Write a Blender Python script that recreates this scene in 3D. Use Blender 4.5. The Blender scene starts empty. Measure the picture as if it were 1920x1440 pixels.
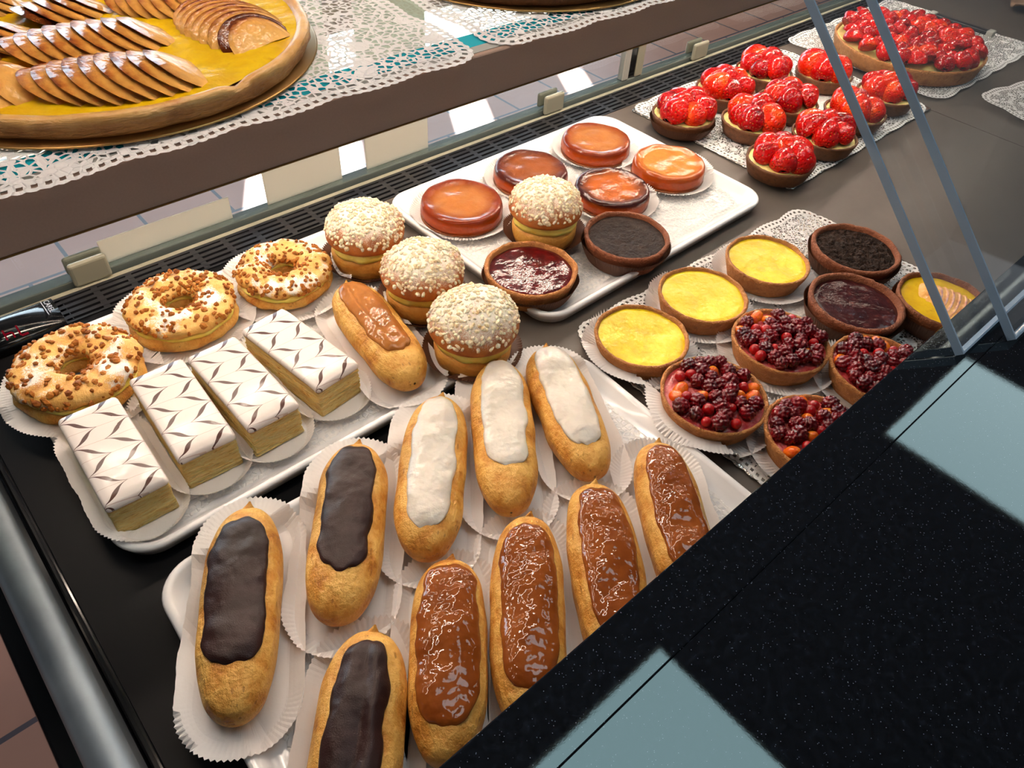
import bpy, bmesh, math, random
import numpy as np
from mathutils import Vector, Matrix, noise

random.seed(7)
SC = bpy.context.scene
COL = SC.collection
PI = math.pi

# ------------------------------------------------------------------ camera model
FPX = 1401.0
CAMH = 0.45
_X = np.array([2128., -1265., FPX]); _X /= np.linalg.norm(_X)
_Y = np.array([-1857., -1571., FPX]); _Y -= _X * (_X @ _Y); _Y /= np.linalg.norm(_Y)
CM = np.array([_X, _Y, np.cross(_X, _Y)])


def ray(px, py):
    return CM @ np.array([px - 960., py - 720., FPX])


def at(px, py, z):
    d = ray(px, py); t = (z - CAMH) / d[2]
    return Vector((d[0] * t, d[1] * t, z))


# ------------------------------------------------------------------ materials
def lin(r, g, b):
    f = lambda v: (v / 255 / 12.92) if v <= 10.3 else ((v / 255 + .055) / 1.055) ** 2.4
    return (f(r), f(g), f(b), 1.0)


class NT:
    def __init__(s, name):
        s.m = bpy.data.materials.new(name); s.m.use_nodes = True
        s.t = s.m.node_tree; s.t.nodes.clear()
        s.out = s.t.nodes.new('ShaderNodeOutputMaterial')

    def n(s, typ, ins=None, **props):
        k = s.t.nodes.new('ShaderNode' + typ)
        for a, v in props.items():
            setattr(k, a, v)
        for a, v in (ins or {}).items():
            s.put(k.inputs[a], v)
        return k

    def put(s, sock, v):
        if isinstance(v, bpy.types.NodeSocket):
            s.t.links.new(v, sock)
        elif isinstance(v, bpy.types.Node):
            s.t.links.new(v.outputs[0], sock)
        else:
            sock.default_value = v

    def math(s, op, a, b=0.0, c=0.0):
        k = s.t.nodes.new('ShaderNodeMath'); k.operation = op
        s.put(k.inputs[0], a); s.put(k.inputs[1], b); s.put(k.inputs[2], c)
        return k.outputs[0]

    def mix(s, f, a, b):
        k = s.t.nodes.new('ShaderNodeMix'); k.data_type = 'RGBA'
        s.put(k.inputs[0], f); s.put(k.inputs[6], a); s.put(k.inputs[7], b)
        return k.outputs[2]

    def ramp(s, f, stops):
        k = s.t.nodes.new('ShaderNodeValToRGB')
        e = k.color_ramp.elements
        while len(e) < len(stops):
            e.new(.5)
        for q, (p, c) in zip(e, stops):
            q.position = p; q.color = c
        s.put(k.inputs[0], f)
        return k.outputs[0]

    def coords(s, rnd=True):
        tc = s.n('TexCoord')
        if not rnd:
            return tc.outputs['Object']
        oi = s.n('ObjectInfo')
        mul = s.math('MULTIPLY', oi.outputs['Random'], 7.3)
        k = s.n('VectorMath', {0: tc.outputs['Object'], 1: mul}, operation='ADD')
        return k.outputs[0]

    def done(s, sh):
        s.t.links.new(sh if isinstance(sh, bpy.types.NodeSocket) else sh.outputs[0], s.out.inputs[0])
        return s.m


def bsdf(nt, col, rough=.5, coat=0., coat_rough=.03, sss=0., sssr=(.004, .002, .001), metal=0., normal=None, ior=1.45, spec=.5, sheen=0.):
    p = nt.n('BsdfPrincipled')
    if coat >= .5 and spec == .5:
        spec = .06
    nt.put(p.inputs['Base Color'], col); nt.put(p.inputs['Roughness'], rough)
    p.inputs['IOR'].default_value = ior
    p.inputs['Specular IOR Level'].default_value = spec
    nt.put(p.inputs['Metallic'], metal)
    p.inputs['Coat Weight'].default_value = coat; p.inputs['Coat Roughness'].default_value = coat_rough
    if sss:
        p.inputs['Subsurface Weight'].default_value = sss
        p.inputs['Subsurface Radius'].default_value = sssr
        p.inputs['Subsurface Scale'].default_value = 1.0
    if normal is not None:
        nt.put(p.inputs['Normal'], normal)
        if coat:
            nt.put(p.inputs['Coat Normal'], normal)
    return p


def food(name, stops, scale=60, detail=4, rough=.5, bumps=(), coat=0., coat_rough=.03, sss=0., sssr=(.004, .002, .001), ior=1.45, spec=.5, nrough=.6, metal=0., rnd=True):
    """noise-coloured surface; bumps: (scale, height in metres)"""
    nt = NT(name)
    co = nt.coords(rnd)
    nz = nt.n('TexNoise', {'Vector': co, 'Scale': scale, 'Detail': detail, 'Roughness': nrough})
    col = nt.ramp(nz.outputs['Fac'], stops)
    nrm = None
    for sc, h in bumps:
        b = nt.n('TexNoise', {'Vector': co, 'Scale': sc, 'Detail': 3, 'Roughness': .55})
        k = nt.n('Bump', {'Height': b.outputs['Fac'], 'Distance': h, 'Strength': 1.0})
        if nrm is not None:
            nt.put(k.inputs['Normal'], nrm)
        nrm = k.outputs[0]
    return nt.done(bsdf(nt, col, rough, coat, coat_rough, sss, sssr, metal, nrm, ior, spec))


def plain(name, c, rough=.5, **k):
    nt = NT(name)
    return nt.done(bsdf(nt, c, rough, **k))


def emit(name, c, s):
    nt = NT(name)
    return nt.done(nt.n('Emission', {'Color': c, 'Strength': s}))


MAT = {}
MAT['melamine'] = plain('white_melamine', lin(236, 234, 234), .14, coat=.3)
MAT['deck'] = food('deck_lacquer', [(.3, lin(84, 75, 68)), (.7, lin(90, 81, 74))], 30, rough=.42, spec=.6, bumps=((2500, .00004),), rnd=False)
MAT['black_deck_shade'] = plain('black_deck_shade', lin(17, 17, 19), .45, spec=.12)  # near-black deck colour, with the shade of the tray gap put in
MAT['black_gloss'] = plain('black_gloss', lin(14, 15, 17), .12)
MAT['black_plastic'] = plain('black_plastic', lin(36, 36, 40), .34)
MAT['fascia'] = food('brown_metal', [(.3, lin(162, 132, 114)), (.7, lin(168, 138, 120))], 900, rough=.5, rnd=False)
MAT['ledge'] = plain('pale_ledge', lin(168, 166, 158), .4)
MAT['channel'] = plain('grey_channel', lin(96, 104, 100), .35)
MAT['alu'] = food('brushed_aluminium', [(.3, lin(98, 106, 112)), (.7, lin(108, 116, 122))], 40, rough=.42, metal=.6, spec=.3, rnd=False)
MAT['beige_plastic'] = plain('beige_plastic', lin(150, 146, 128), .4)
MAT['white_wall'] = plain('painted_wall', lin(120, 118, 115), .8)
MAT['ceiling'] = plain('ceiling_paint', lin(70, 72, 78), .9)
MAT['panel_light'] = emit('panel_light', (.80, .96, 1.0, 1), 3.7)
MAT['led'] = emit('warm_led', (1., .78, .55, 1), 30.0)
MAT['red_led'] = emit('red_led', (1., .02, .06, 1), .16)
MAT['logo'] = plain('logo_white', lin(190, 195, 205), .5)


def m_granite():
    nt = NT('black_granite')
    co = nt.coords(False)
    v = nt.n('TexVoronoi', {'Vector': co, 'Scale': 1500})
    nz = nt.n('TexNoise', {'Vector': co, 'Scale': 260, 'Detail': 5, 'Roughness': .75})
    wn = nt.n('TexWhiteNoise', {'Vector': v.outputs['Position']})
    sp = nt.math('MULTIPLY', nt.math('LESS_THAN', v.outputs['Distance'], .28), nt.math('GREATER_THAN', wn.outputs[0], .95))
    base = nt.ramp(nz.outputs['Fac'], [(.40, lin(9, 10, 13)), (.58, lin(17, 20, 26)), (.72, lin(38, 44, 56))])
    col = nt.mix(sp, base, lin(120, 130, 150))
    r = nt.ramp(nz.outputs['Fac'], [(.35, (.008,) * 3 + (1,)), (.7, (.03,) * 3 + (1,))])
    b = nt.n('Bump', {'Height': nz.outputs['Fac'], 'Distance': .000004})
    p = bsdf(nt, col, r, ior=1.72, normal=b.outputs[0])
    p.inputs['Specular Tint'].default_value = (.74, .97, 1., 1)
    return nt.done(p)


MAT['granite'] = m_granite()


def m_glass(name, tint, refl=1.0, rough=.0, haze=0.0):
    nt = NT(name)
    tr = nt.n('BsdfTransparent', {'Color': tint})
    gl = nt.n('BsdfGlossy', {'Color': (1, 1, 1, 1), 'Roughness': rough})
    ge = nt.n('NewGeometry')
    dt = nt.n('VectorMath', {0: ge.outputs['Normal'], 1: ge.outputs['Incoming']}, operation='DOT_PRODUCT')
    c1 = nt.math('SUBTRACT', 1.0, nt.math('ABSOLUTE', dt.outputs['Value']))
    f = nt.math('MULTIPLY', nt.math('ADD', .04, nt.math('MULTIPLY', nt.math('POWER', c1, 5.0), .96)), refl)
    mx = nt.n('MixShader', {0: f, 1: tr.outputs[0], 2: gl.outputs[0]})
    if haze:
        df = nt.n('BsdfDiffuse', {'Color': (.8, .85, .9, 1)})
        mx = nt.n('MixShader', {0: haze, 1: mx.outputs[0], 2: df.outputs[0]})
    return nt.done(mx)


MAT['glass'] = m_glass('clear_glass', (.96, .985, .98, 1))
MAT['door_glass'] = m_glass('door_glass', (.95, .97, .98, 1), .5, haze=.012)
MAT['shelf_glass'] = m_glass('shelf_glass', (.82, .93, .93, 1))


def m_edge(name, c, em=0):
    nt = NT(name)
    p = bsdf(nt, c, .12)
    tr = nt.n('BsdfTransparent', {'Color': c})
    return nt.done(nt.n('MixShader', {0: .75, 1: tr.outputs[0], 2: p.outputs[0]}))


MAT['teal_edge'] = plain('teal_glass_edge', lin(20, 165, 180), .1, coat=.5)
MAT['door_edge'] = plain('polished_edge', lin(128, 152, 174), .25, coat=.2)


def m_tiles():
    nt = NT('brown_floor_tiles')
    tc = nt.n('TexCoord')
    mp = nt.n('Mapping', {'Vector': tc.outputs['Object'], 'Location': (-.143, -2.067, 0)})
    br = nt.n('TexBrick', {'Vector': mp.outputs[0], 'Color1': lin(190, 130, 106), 'Color2': lin(196, 144, 122), 'Mortar': lin(62, 66, 76), 'Scale': 1.0,
                           'Mortar Size': .006, 'Mortar Smooth': .2, 'Bias': 0.0, 'Brick Width': .243, 'Row Height': .243}, offset=.5)
    nz = nt.n('TexNoise', {'Vector': tc.outputs['Object'], 'Scale': 9, 'Detail': 5})
    col = nt.mix(nt.math('MULTIPLY', nz.outputs['Fac'], .35), br.outputs['Color'], lin(140, 92, 74))
    return nt.done(bsdf(nt, col, .4))


MAT['tiles'] = m_tiles()


def m_paper(name, c, trans=.35):
    nt = NT(name)
    co = nt.coords()
    nz = nt.n('TexNoise', {'Vector': co, 'Scale': 700, 'Detail': 3})
    b = nt.n('Bump', {'Height': nz.outputs['Fac'], 'Distance': .00008})
    d = nt.n('BsdfDiffuse', {'Color': c, 'Normal': b.outputs[0]})
    t = nt.n('BsdfTranslucent', {'Color': c})
    g = nt.n('BsdfGlossy', {'Color': (1, 1, 1, 1), 'Roughness': .45})
    m1 = nt.n('MixShader', {0: trans, 1: d.outputs[0], 2: t.outputs[0]})
    m2 = nt.n('MixShader', {0: .04, 1: m1.outputs[0], 2: g.outputs[0]})
    return nt.done(m2)


MAT['paper'] = m_paper('pleated_white_paper', lin(236, 232, 230), .18)
MAT['brown_paper'] = m_paper('brown_pleated_paper', lin(92, 58, 40), .2)
MAT['card'] = m_paper('beige_card', lin(252, 240, 222), .7)
MAT['kraft'] = m_paper('kraft_paper', lin(170, 135, 108), .1)


def m_doily(name, cell, band0, band1, c=lin(242, 238, 235)):
    """lace: cut-out cells inside a band that follows the edge, a row of square holes along the rim, solid leaf motifs, embossed centre"""
    nt = NT(name)
    co = nt.coords()
    ed = nt.n('Attribute', attribute_name='ed').outputs['Fac']
    pu = nt.n('Attribute', attribute_name='pu').outputs['Fac']
    v = nt.n('TexVoronoi', {'Vector': co, 'Scale': cell, 'Randomness': .75}, feature='DISTANCE_TO_EDGE')
    v2 = nt.n('TexVoronoi', {'Vector': co, 'Scale': cell / 5.5}, feature='F1')
    nz = nt.n('TexNoise', {'Vector': co, 'Scale': cell / 6, 'Detail': 2})
    hole = nt.math('GREATER_THAN', v.outputs['Distance'], .125)
    motif = nt.math('GREATER_THAN', v2.outputs['Distance'], .27)
    edn = nt.math('ADD', ed, nt.math('MULTIPLY', nt.math('SUBTRACT', nz.outputs['Fac'], .5), .03))
    inb = nt.math('MULTIPLY', nt.math('GREATER_THAN', ed, band0), nt.math('LESS_THAN', edn, band1))
    h1 = nt.math('MULTIPLY', nt.math('MULTIPLY', hole, motif), inb)
    fr = nt.math('FRACT', nt.math('DIVIDE', pu, .0058))
    sq = nt.math('MULTIPLY', nt.math('GREATER_THAN', fr, .3), nt.math('LESS_THAN', fr, .78))
    rim = nt.math('MULTIPLY', nt.math('GREATER_THAN', ed, .0028), nt.math('LESS_THAN', ed, .0054))
    h2 = nt.math('MULTIPLY', sq, rim)
    h = nt.math('MAXIMUM', h1, h2)
    emb = nt.n('Bump', {'Height': nt.math('SMOOTH_MIN', v.outputs['Distance'], .16, .05), 'Distance': .0035, 'Strength': .9})
    d = nt.n('BsdfDiffuse', {'Color': c, 'Normal': emb.outputs[0]})
    t = nt.n('BsdfTranslucent', {'Color': c})
    p = nt.n('MixShader', {0: .15, 1: d.outputs[0], 2: t.outputs[0]})
    tr = nt.n('BsdfTransparent')
    return nt.done(nt.n('MixShader', {0: h, 1: p.outputs[0], 2: tr.outputs[0]}))


MAT['doily'] = m_doily('white_lace_paper', 215, .008, .062)
MAT['doily_fine'] = m_doily('white_lace_paper_fine', 300, .008, .075)


def m_silver():
    nt = NT('silver_board')
    co = nt.coords()
    v = nt.n('TexVoronoi', {'Vector': co, 'Scale': 500})
    nz = nt.n('TexNoise', {'Vector': co, 'Scale': 60, 'Detail': 3})
    b = nt.n('Bump', {'Height': v.outputs['Distance'], 'Distance': .0003})
    b2 = nt.n('Bump', {'Height': nz.outputs['Fac'], 'Distance': .0015, 'Normal': b.outputs[0]})
    return nt.done(bsdf(nt, lin(196, 192, 186), .27, metal=1.0, normal=b2.outputs[0]))


MAT['silver'] = m_silver()
MAT['gold'] = plain('gold_board', lin(176, 140, 84), .3, metal=.9)

# pastry
MAT['crust'] = food('sweet_crust', [(.3, lin(168, 104, 52)), (.55, lin(194, 130, 70)), (.75, lin(150, 86, 40))], 90, rough=.62, bumps=((900, .0012), (220, .0022)), sss=.08)
MAT['crust_dark'] = food('dark_sweet_crust', [(.3, lin(120, 66, 36)), (.6, lin(150, 88, 50)), (.8, lin(96, 50, 28))], 90, rough=.62, bumps=((900, .0012), (220, .0022)))
MAT['crust_brown'] = food('brown_baked_crust', [(.3, lin(82, 48, 26)), (.55, lin(112, 68, 36)), (.8, lin(62, 36, 20))], 110, rough=.55, bumps=((800, .0005),))
MAT['crust_red'] = food('cocoa_crust', [(.3, lin(126, 66, 38)), (.55, lin(146, 82, 48)), (.8, lin(104, 52, 30))], 90, rough=.7, bumps=((1000, .0014), (260, .0022)))
MAT['lemon'] = food('lemon_curd', [(.35, lin(226, 190, 4)), (.5, lin(236, 208, 14)), (.68, lin(244, 222, 60))], 45, rough=.42, bumps=((140, .0014), (40, .003)), coat=.2, coat_rough=.2, sss=.1)
MAT['choc_cake'] = food('chocolate_filling', [(.35, lin(34, 23, 18)), (.6, lin(56, 40, 32)), (.8, lin(84, 64, 54))], 160, detail=8, rough=.55, bumps=((520, .003), (140, .004)), spec=.1)
MAT['choc_ganache'] = food('chocolate_flan_skin', [(.35, lin(36, 24, 20)), (.6, lin(54, 40, 34)), (.8, lin(78, 62, 54))], 120, detail=6, rough=.42, bumps=((460, .0022),), spec=.15)
MAT['jam'] = food('dark_red_jam', [(.35, lin(62, 4, 8)), (.6, lin(88, 10, 12)), (.8, lin(120, 28, 20))], 120, rough=.3, bumps=((240, .0003), (50, .0010)), coat=.7, coat_rough=.015)
MAT['jam_dark'] = food('dark_fruit_jam', [(.35, lin(44, 12, 16)), (.6, lin(66, 22, 24)), (.8, lin(104, 48, 38))], 140, rough=.3, bumps=((260, .0004), (50, .0010)), coat=.6, coat_rough=.02)
MAT['cream'] = food('vanilla_custard', [(.35, lin(224, 200, 120)), (.65, lin(238, 220, 150))], 90, rough=.4, bumps=((120, .0008),), sss=.25, coat=.2, coat_rough=.2)
MAT['cream_yellow'] = food('pastry_cream', [(.35, lin(226, 202, 88)), (.65, lin(238, 220, 120))], 80, rough=.42, bumps=((160, .001),), sss=.25)
MAT['custard'] = food('glazed_custard', [(.3, lin(218, 164, 6)), (.6, lin(236, 192, 14)), (.8, lin(206, 140, 10))], 60, rough=.45, bumps=((120, .0008),), coat=.22, coat_rough=.03, spec=.15)
MAT['pink_cream'] = food('pink_berry_cream', [(.35, lin(168, 40, 46)), (.65, lin(206, 92, 88))], 140, rough=.25, bumps=((260, .0012),), coat=1., coat_rough=.06, sss=.2)
MAT['apricot'] = food('glazed_apricot', [(.35, lin(226, 80, 16)), (.65, lin(240, 130, 24))], 140, rough=.2, bumps=((300, .0006),), coat=1., coat_rough=.05, sss=.3)
MAT['raspberry'] = food('glazed_raspberry', [(.3, lin(52, 0, 8)), (.5, lin(104, 2, 12)), (.75, lin(158, 10, 22))], 60, rough=.4, bumps=((160, .0012),), coat=1., coat_rough=.025)
MAT['currant'] = food('glazed_red_currant', [(.3, lin(150, 8, 14)), (.7, lin(196, 26, 26))], 60, rough=.12, coat=1., coat_rough=.04, sss=.3, sssr=(.005, .0008, .0008))


def m_choux(name, stops, pores=.0006):
    nt = NT(name)
    co = nt.coords()
    tc = nt.n('TexCoord').outputs['Object']
    nz = nt.n('TexNoise', {'Vector': co, 'Scale': 55, 'Detail': 6, 'Roughness': .65})
    col = nt.ramp(nz.outputs['Fac'], stops)
    mp = nt.n('Mapping', {'Vector': co, 'Scale': (1, .28, 1)})
    st = nt.n('TexNoise', {'Vector': mp.outputs[0], 'Scale': 420, 'Detail': 4})
    vo = nt.n('TexVoronoi', {'Vector': mp.outputs[0], 'Scale': 330, 'Randomness': 1.0}, feature='F1')
    wn = nt.n('TexWhiteNoise', {'Vector': vo.outputs['Position']})
    pit = nt.math('MULTIPLY', nt.math('LESS_THAN', vo.outputs['Distance'], .26), nt.math('GREATER_THAN', wn.outputs[0], .72))
    big = nt.n('TexNoise', {'Vector': co, 'Scale': 24, 'Detail': 1})
    pit = nt.math('MULTIPLY', pit, nt.math('GREATER_THAN', big.outputs['Fac'], .5))
    col = nt.mix(nt.math('MULTIPLY', pit, .45), col, lin(120, 66, 26))
    h = nt.math('SUBTRACT', nt.math('MULTIPLY', st.outputs['Fac'], .5), pit)
    b = nt.n('Bump', {'Height': h, 'Distance': pores})
    b2 = nt.n('Bump', {'Height': nz.outputs['Fac'], 'Distance': .0045, 'Normal': b.outputs[0]})
    return nt.done(bsdf(nt, col, .42, sss=.12, normal=b2.outputs[0], spec=.4))


MAT['choux'] = m_choux('eclair_choux', [(.28, lin(156, 88, 28)), (.42, lin(208, 144, 60)), (.6, lin(234, 184, 98)), (.78, lin(186, 112, 40))], .0016)
MAT['ring_choux'] = m_choux('ring_choux', [(.28, lin(166, 96, 34)), (.45, lin(214, 154, 70)), (.62, lin(234, 188, 104)), (.8, lin(190, 116, 46))], .0014)


def m_icing(name, stops, rough, coat, coat_rough, bumps, sss=0.):
    return food(name, stops, 40, 3, rough, bumps, coat, coat_rough, sss)


MAT['ice_choc'] = food('chocolate_icing', [(.35, lin(38, 20, 17)), (.65, lin(54, 31, 28))], 40, 3, .3, ((26, .005), (1400, .0002)), spec=.28)
MAT['ice_white'] = m_icing('white_fondant', [(.3, lin(200, 190, 176)), (.65, lin(212, 203, 190))], .3, .25, .15, ((34, .004), (110, .0010)), .2)
MAT['ice_caramel'] = m_icing('caramel_icing', [(.3, lin(124, 58, 14)), (.65, lin(150, 78, 26))], .35, .9, .015, ((36, .0050), (90, .0006)), .0)
MAT['ice_coffee'] = m_icing('coffee_icing', [(.3, lin(146, 86, 34)), (.65, lin(174, 110, 52))], .4, .5, .1, ((30, .004), (110, .0007)), .05)


def m_brioche():
    """golden brown crust, dusted with icing sugar towards the crown"""
    nt = NT('sugar_dusted_bun')
    co = nt.coords()
    tc = nt.n('TexCoord').outputs['Object']
    z = nt.n('SeparateXYZ', {0: tc}).outputs[2]
    nz = nt.n('TexNoise', {'Vector': co, 'Scale': 60, 'Detail': 5})
    base = nt.ramp(nz.outputs['Fac'], [(.3, lin(156, 80, 26)), (.55, lin(192, 112, 42)), (.8, lin(132, 62, 18))])
    fine = nt.n('TexNoise', {'Vector': co, 'Scale': 1500, 'Detail': 3, 'Roughness': .8})
    big = nt.n('TexNoise', {'Vector': co, 'Scale': 70, 'Detail': 2})
    hz = nt.n('MapRange', {0: z, 1: .030, 2: .058, 3: -.38, 4: .55}).outputs[0]
    a = nt.math('ADD', nt.math('ADD', hz, nt.math('MULTIPLY', nt.math('SUBTRACT', big.outputs['Fac'], .5), .7)), nt.math('MULTIPLY', nt.math('SUBTRACT', fine.outputs['Fac'], .5), 1.6))
    f = nt.n('MapRange', {0: a, 1: .1, 2: .5, 3: 0., 4: 1.}).outputs[0]
    col = nt.mix(f, base, lin(240, 230, 214))
    b = nt.n('Bump', {'Height': fine.outputs['Fac'], 'Distance': .0004})
    return nt.done(bsdf(nt, col, .5, sss=.08, normal=b.outputs[0]))


MAT['bun'] = m_brioche()
MAT['bun_base'] = food('bun_base', [(.3, lin(196, 130, 50)), (.6, lin(220, 164, 78)), (.8, lin(186, 112, 44))], 60, rough=.5, bumps=((500, .0006), (80, .0014)), sss=.12)
MAT['grain'] = food('pale_sugar_grains', [(.3, lin(222, 190, 140)), (.65, lin(250, 238, 212))], 120, rough=.5, sss=.2, bumps=((900, .0003),))
MAT['nut'] = food('toasted_nut', [(.3, lin(118, 58, 14)), (.55, lin(172, 104, 36)), (.8, lin(206, 146, 70))], 90, rough=.5, spec=.25, bumps=((700, .0004),))
MAT['sugar_powder'] = food('icing_sugar', [(.3, lin(232, 226, 220)), (.7, lin(246, 242, 238))], 200, rough=.9, bumps=((1200, .0005),))


def m_ring_top():
    nt = NT('sugar_dusted_ring')
    co = nt.coords()
    geo = nt.n('TexCoord').outputs['Object']
    z = nt.n('SeparateXYZ', {0: geo}).outputs[2]
    nz = nt.n('TexNoise', {'Vector': co, 'Scale': 50, 'Detail': 6, 'Roughness': .65})
    base = nt.ramp(nz.outputs['Fac'], [(.28, lin(182, 112, 46)), (.45, lin(222, 168, 86)), (.62, lin(234, 190, 112)), (.8, lin(198, 128, 58))])
    big = nt.n('TexNoise', {'Vector': co, 'Scale': 42, 'Detail': 3})
    fine = nt.n('TexNoise', {'Vector': co, 'Scale': 900, 'Detail': 3, 'Roughness': .8})
    hz = nt.n('MapRange', {0: z, 1: .018, 2: .03, 3: -.25, 4: .12}).outputs[0]
    a = nt.math('ADD', nt.math('ADD', hz, nt.math('MULTIPLY', nt.math('SUBTRACT', big.outputs['Fac'], .5), 3.2)), nt.math('MULTIPLY', nt.math('SUBTRACT', fine.outputs['Fac'], .5), 1.3))
    f = nt.n('MapRange', {0: a, 1: .15, 2: .45, 3: 0., 4: .95}).outputs[0]
    col = nt.mix(f, base, lin(244, 238, 230))
    b = nt.n('Bump', {'Height': nz.outputs['Fac'], 'Distance': .003})
    b2 = nt.n('Bump', {'Height': fine.outputs['Fac'], 'Distance': .0003, 'Normal': b.outputs[0]})
    return nt.done(bsdf(nt, col, .5, sss=.1, normal=b2.outputs[0]))


MAT['ring_top'] = m_ring_top()


def m_tatin(name, mid, edge, r0, r1, blot):
    """caramelised apple: paler glazed middle, darker caramel at the rim (own colour of the baked fruit)"""
    nt = NT(name)
    co = nt.coords()
    tc = nt.n('TexCoord').outputs['Object']
    s = nt.n('SeparateXYZ', {0: tc})
    r = nt.math('SQRT', nt.math('ADD', nt.math('MULTIPLY', s.outputs[0], s.outputs[0]), nt.math('MULTIPLY', s.outputs[1], s.outputs[1])))
    nz = nt.n('TexNoise', {'Vector': co, 'Scale': 75, 'Detail': 5, 'Roughness': .6})
    rr = nt.math('ADD', r, nt.math('MULTIPLY', nt.math('SUBTRACT', nz.outputs['Fac'], .5), blot))
    f = nt.n('MapRange', {0: rr, 1: r0, 2: r1}).outputs[0]
    m = nt.mix(nz.outputs['Fac'], mid[0], mid[1])
    top = nt.mix(f, m, edge)
    side = nt.mix(nz.outputs['Fac'], lin(146, 50, 6), lin(186, 80, 16))
    zf = nt.n('MapRange', {0: s.outputs[2], 1: .011, 2: .0155}).outputs[0]
    col = nt.mix(zf, side, top)
    bn = nt.n('TexNoise', {'Vector': co, 'Scale': 170, 'Detail': 3})
    b = nt.n('Bump', {'Height': bn.outputs['Fac'], 'Distance': .0002})
    b2 = nt.n('Bump', {'Height': nz.outputs['Fac'], 'Distance': .0010, 'Normal': b.outputs[0]})
    return nt.done(bsdf(nt, col, .4, coat=.65, coat_rough=.02, sss=.08, sssr=(.006, .002, .0006), normal=b2.outputs[0]))


MAT['tatin'] = m_tatin('tatin_amber', (lin(152, 86, 36), lin(180, 116, 60)), lin(122, 42, 10), .024, .038, .014)
MAT['tatin_bright'] = m_tatin('tatin_orange', (lin(190, 102, 30), lin(210, 138, 62)), lin(156, 64, 12), .028, .041, .014)
MAT['tatin_dark'] = m_tatin('tatin_dark', (lin(160, 66, 10), lin(190, 100, 24)), lin(58, 14, 8), .022, .036, .018)
MAT['tatin_brown'] = m_tatin('tatin_brown', (lin(122, 60, 26), lin(152, 86, 42)), lin(74, 20, 10), .022, .038, .018)


def m_apple():
    nt = NT('baked_apple')
    co = nt.coords()
    e = nt.n('Attribute', attribute_name='rim').outputs['Fac']
    nz = nt.n('TexNoise', {'Vector': co, 'Scale': 110, 'Detail': 5, 'Roughness': .65})
    ee = nt.math('ADD', e, nt.math('MULTIPLY', nt.math('SUBTRACT', nz.outputs['Fac'], .5), .7))
    col = nt.ramp(ee, [(.35, lin(236, 178, 92)), (.72, lin(226, 160, 74)), (.93, lin(186, 102, 36)), (1., lin(130, 56, 18))])
    bn = nt.n('TexNoise', {'Vector': co, 'Scale': 300, 'Detail': 2})
    b = nt.n('Bump', {'Height': bn.outputs['Fac'], 'Distance': .0006})
    return nt.done(bsdf(nt, col, .42, coat=.35, coat_rough=.05, spec=.2, normal=b.outputs[0]))


MAT['apple'] = m_apple()
MAT['apple_burnt'] = food('burnt_apple', [(.35, lin(56, 22, 12)), (.55, lin(112, 50, 20)), (.75, lin(176, 104, 44))], 90, rough=.25, bumps=((300, .0006),), coat=1., coat_rough=.06)


def m_puff():
    nt = NT('puff_pastry_rim')
    co = nt.coords()
    nz = nt.n('TexNoise', {'Vector': co, 'Scale': 40, 'Detail': 6, 'Roughness': .65})
    tc = nt.n('TexCoord').outputs['Object']
    z = nt.n('SeparateXYZ', {0: tc}).outputs[2]
    f = nt.n('MapRange', {0: z, 1: .0070, 2: .0112}).outputs[0]
    side = nt.ramp(nz.outputs['Fac'], [(.3, lin(158, 98, 44)), (.55, lin(200, 138, 72)), (.8, lin(134, 76, 32))])
    top = nt.ramp(nz.outputs['Fac'], [(.3, lin(212, 150, 70)), (.6, lin(232, 182, 106)), (.78, lin(190, 108, 40))])
    col = nt.mix(f, side, top)
    mp = nt.n('Mapping', {'Vector': co, 'Scale': (1, 1, 5)})
    ly = nt.n('TexNoise', {'Vector': mp.outputs[0], 'Scale': 130, 'Detail': 4, 'Distortion': .6})
    b = nt.n('Bump', {'Height': ly.outputs['Fac'], 'Distance': .003, 'Strength': nt.math('SUBTRACT', 1.0, nt.math('MULTIPLY', f, .8))})
    return nt.done(bsdf(nt, col, .45, coat=.25, coat_rough=.25, sss=.08, normal=b.outputs[0]))


MAT['puff'] = m_puff()


def m_strawberry(name, a, b_, c):
    nt = NT(name)
    co = nt.coords()
    nz = nt.n('TexNoise', {'Vector': co, 'Scale': 60, 'Detail': 3})
    col = nt.ramp(nz.outputs['Fac'], [(.3, a), (.5, b_), (.72, c)])
    v = nt.n('TexVoronoi', {'Vector': co, 'Scale': 330, 'Randomness': .55}, feature='F1')
    seed = nt.math('LESS_THAN', v.outputs['Distance'], .2)
    col = nt.mix(nt.math('MULTIPLY', seed, .6), col, lin(224, 132, 50))
    dm = nt.n('MapRange', {0: v.outputs['Distance'], 1: .1, 2: .5}).outputs[0]
    b1 = nt.n('Bump', {'Height': dm, 'Distance': .0014, 'Strength': 1.})
    wob = nt.n('TexNoise', {'Vector': co, 'Scale': 140, 'Detail': 2})
    b2 = nt.n('Bump', {'Height': wob.outputs['Fac'], 'Distance': .0011})
    p = bsdf(nt, col, .4, coat=.65, coat_rough=.02, normal=b1.outputs[0])
    nt.put(p.inputs['Coat Normal'], b2.outputs[0])
    return nt.done(p)


MAT['straw_a'] = m_strawberry('strawberry_red', lin(140, 2, 6), lin(190, 8, 8), lin(214, 26, 10))
MAT['straw_b'] = m_strawberry('strawberry_orange_red', lin(190, 10, 4), lin(220, 36, 8), lin(236, 84, 20))
MAT['straw_c'] = m_strawberry('strawberry_deep_red', lin(112, 0, 8), lin(162, 4, 12), lin(190, 14, 16))


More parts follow.
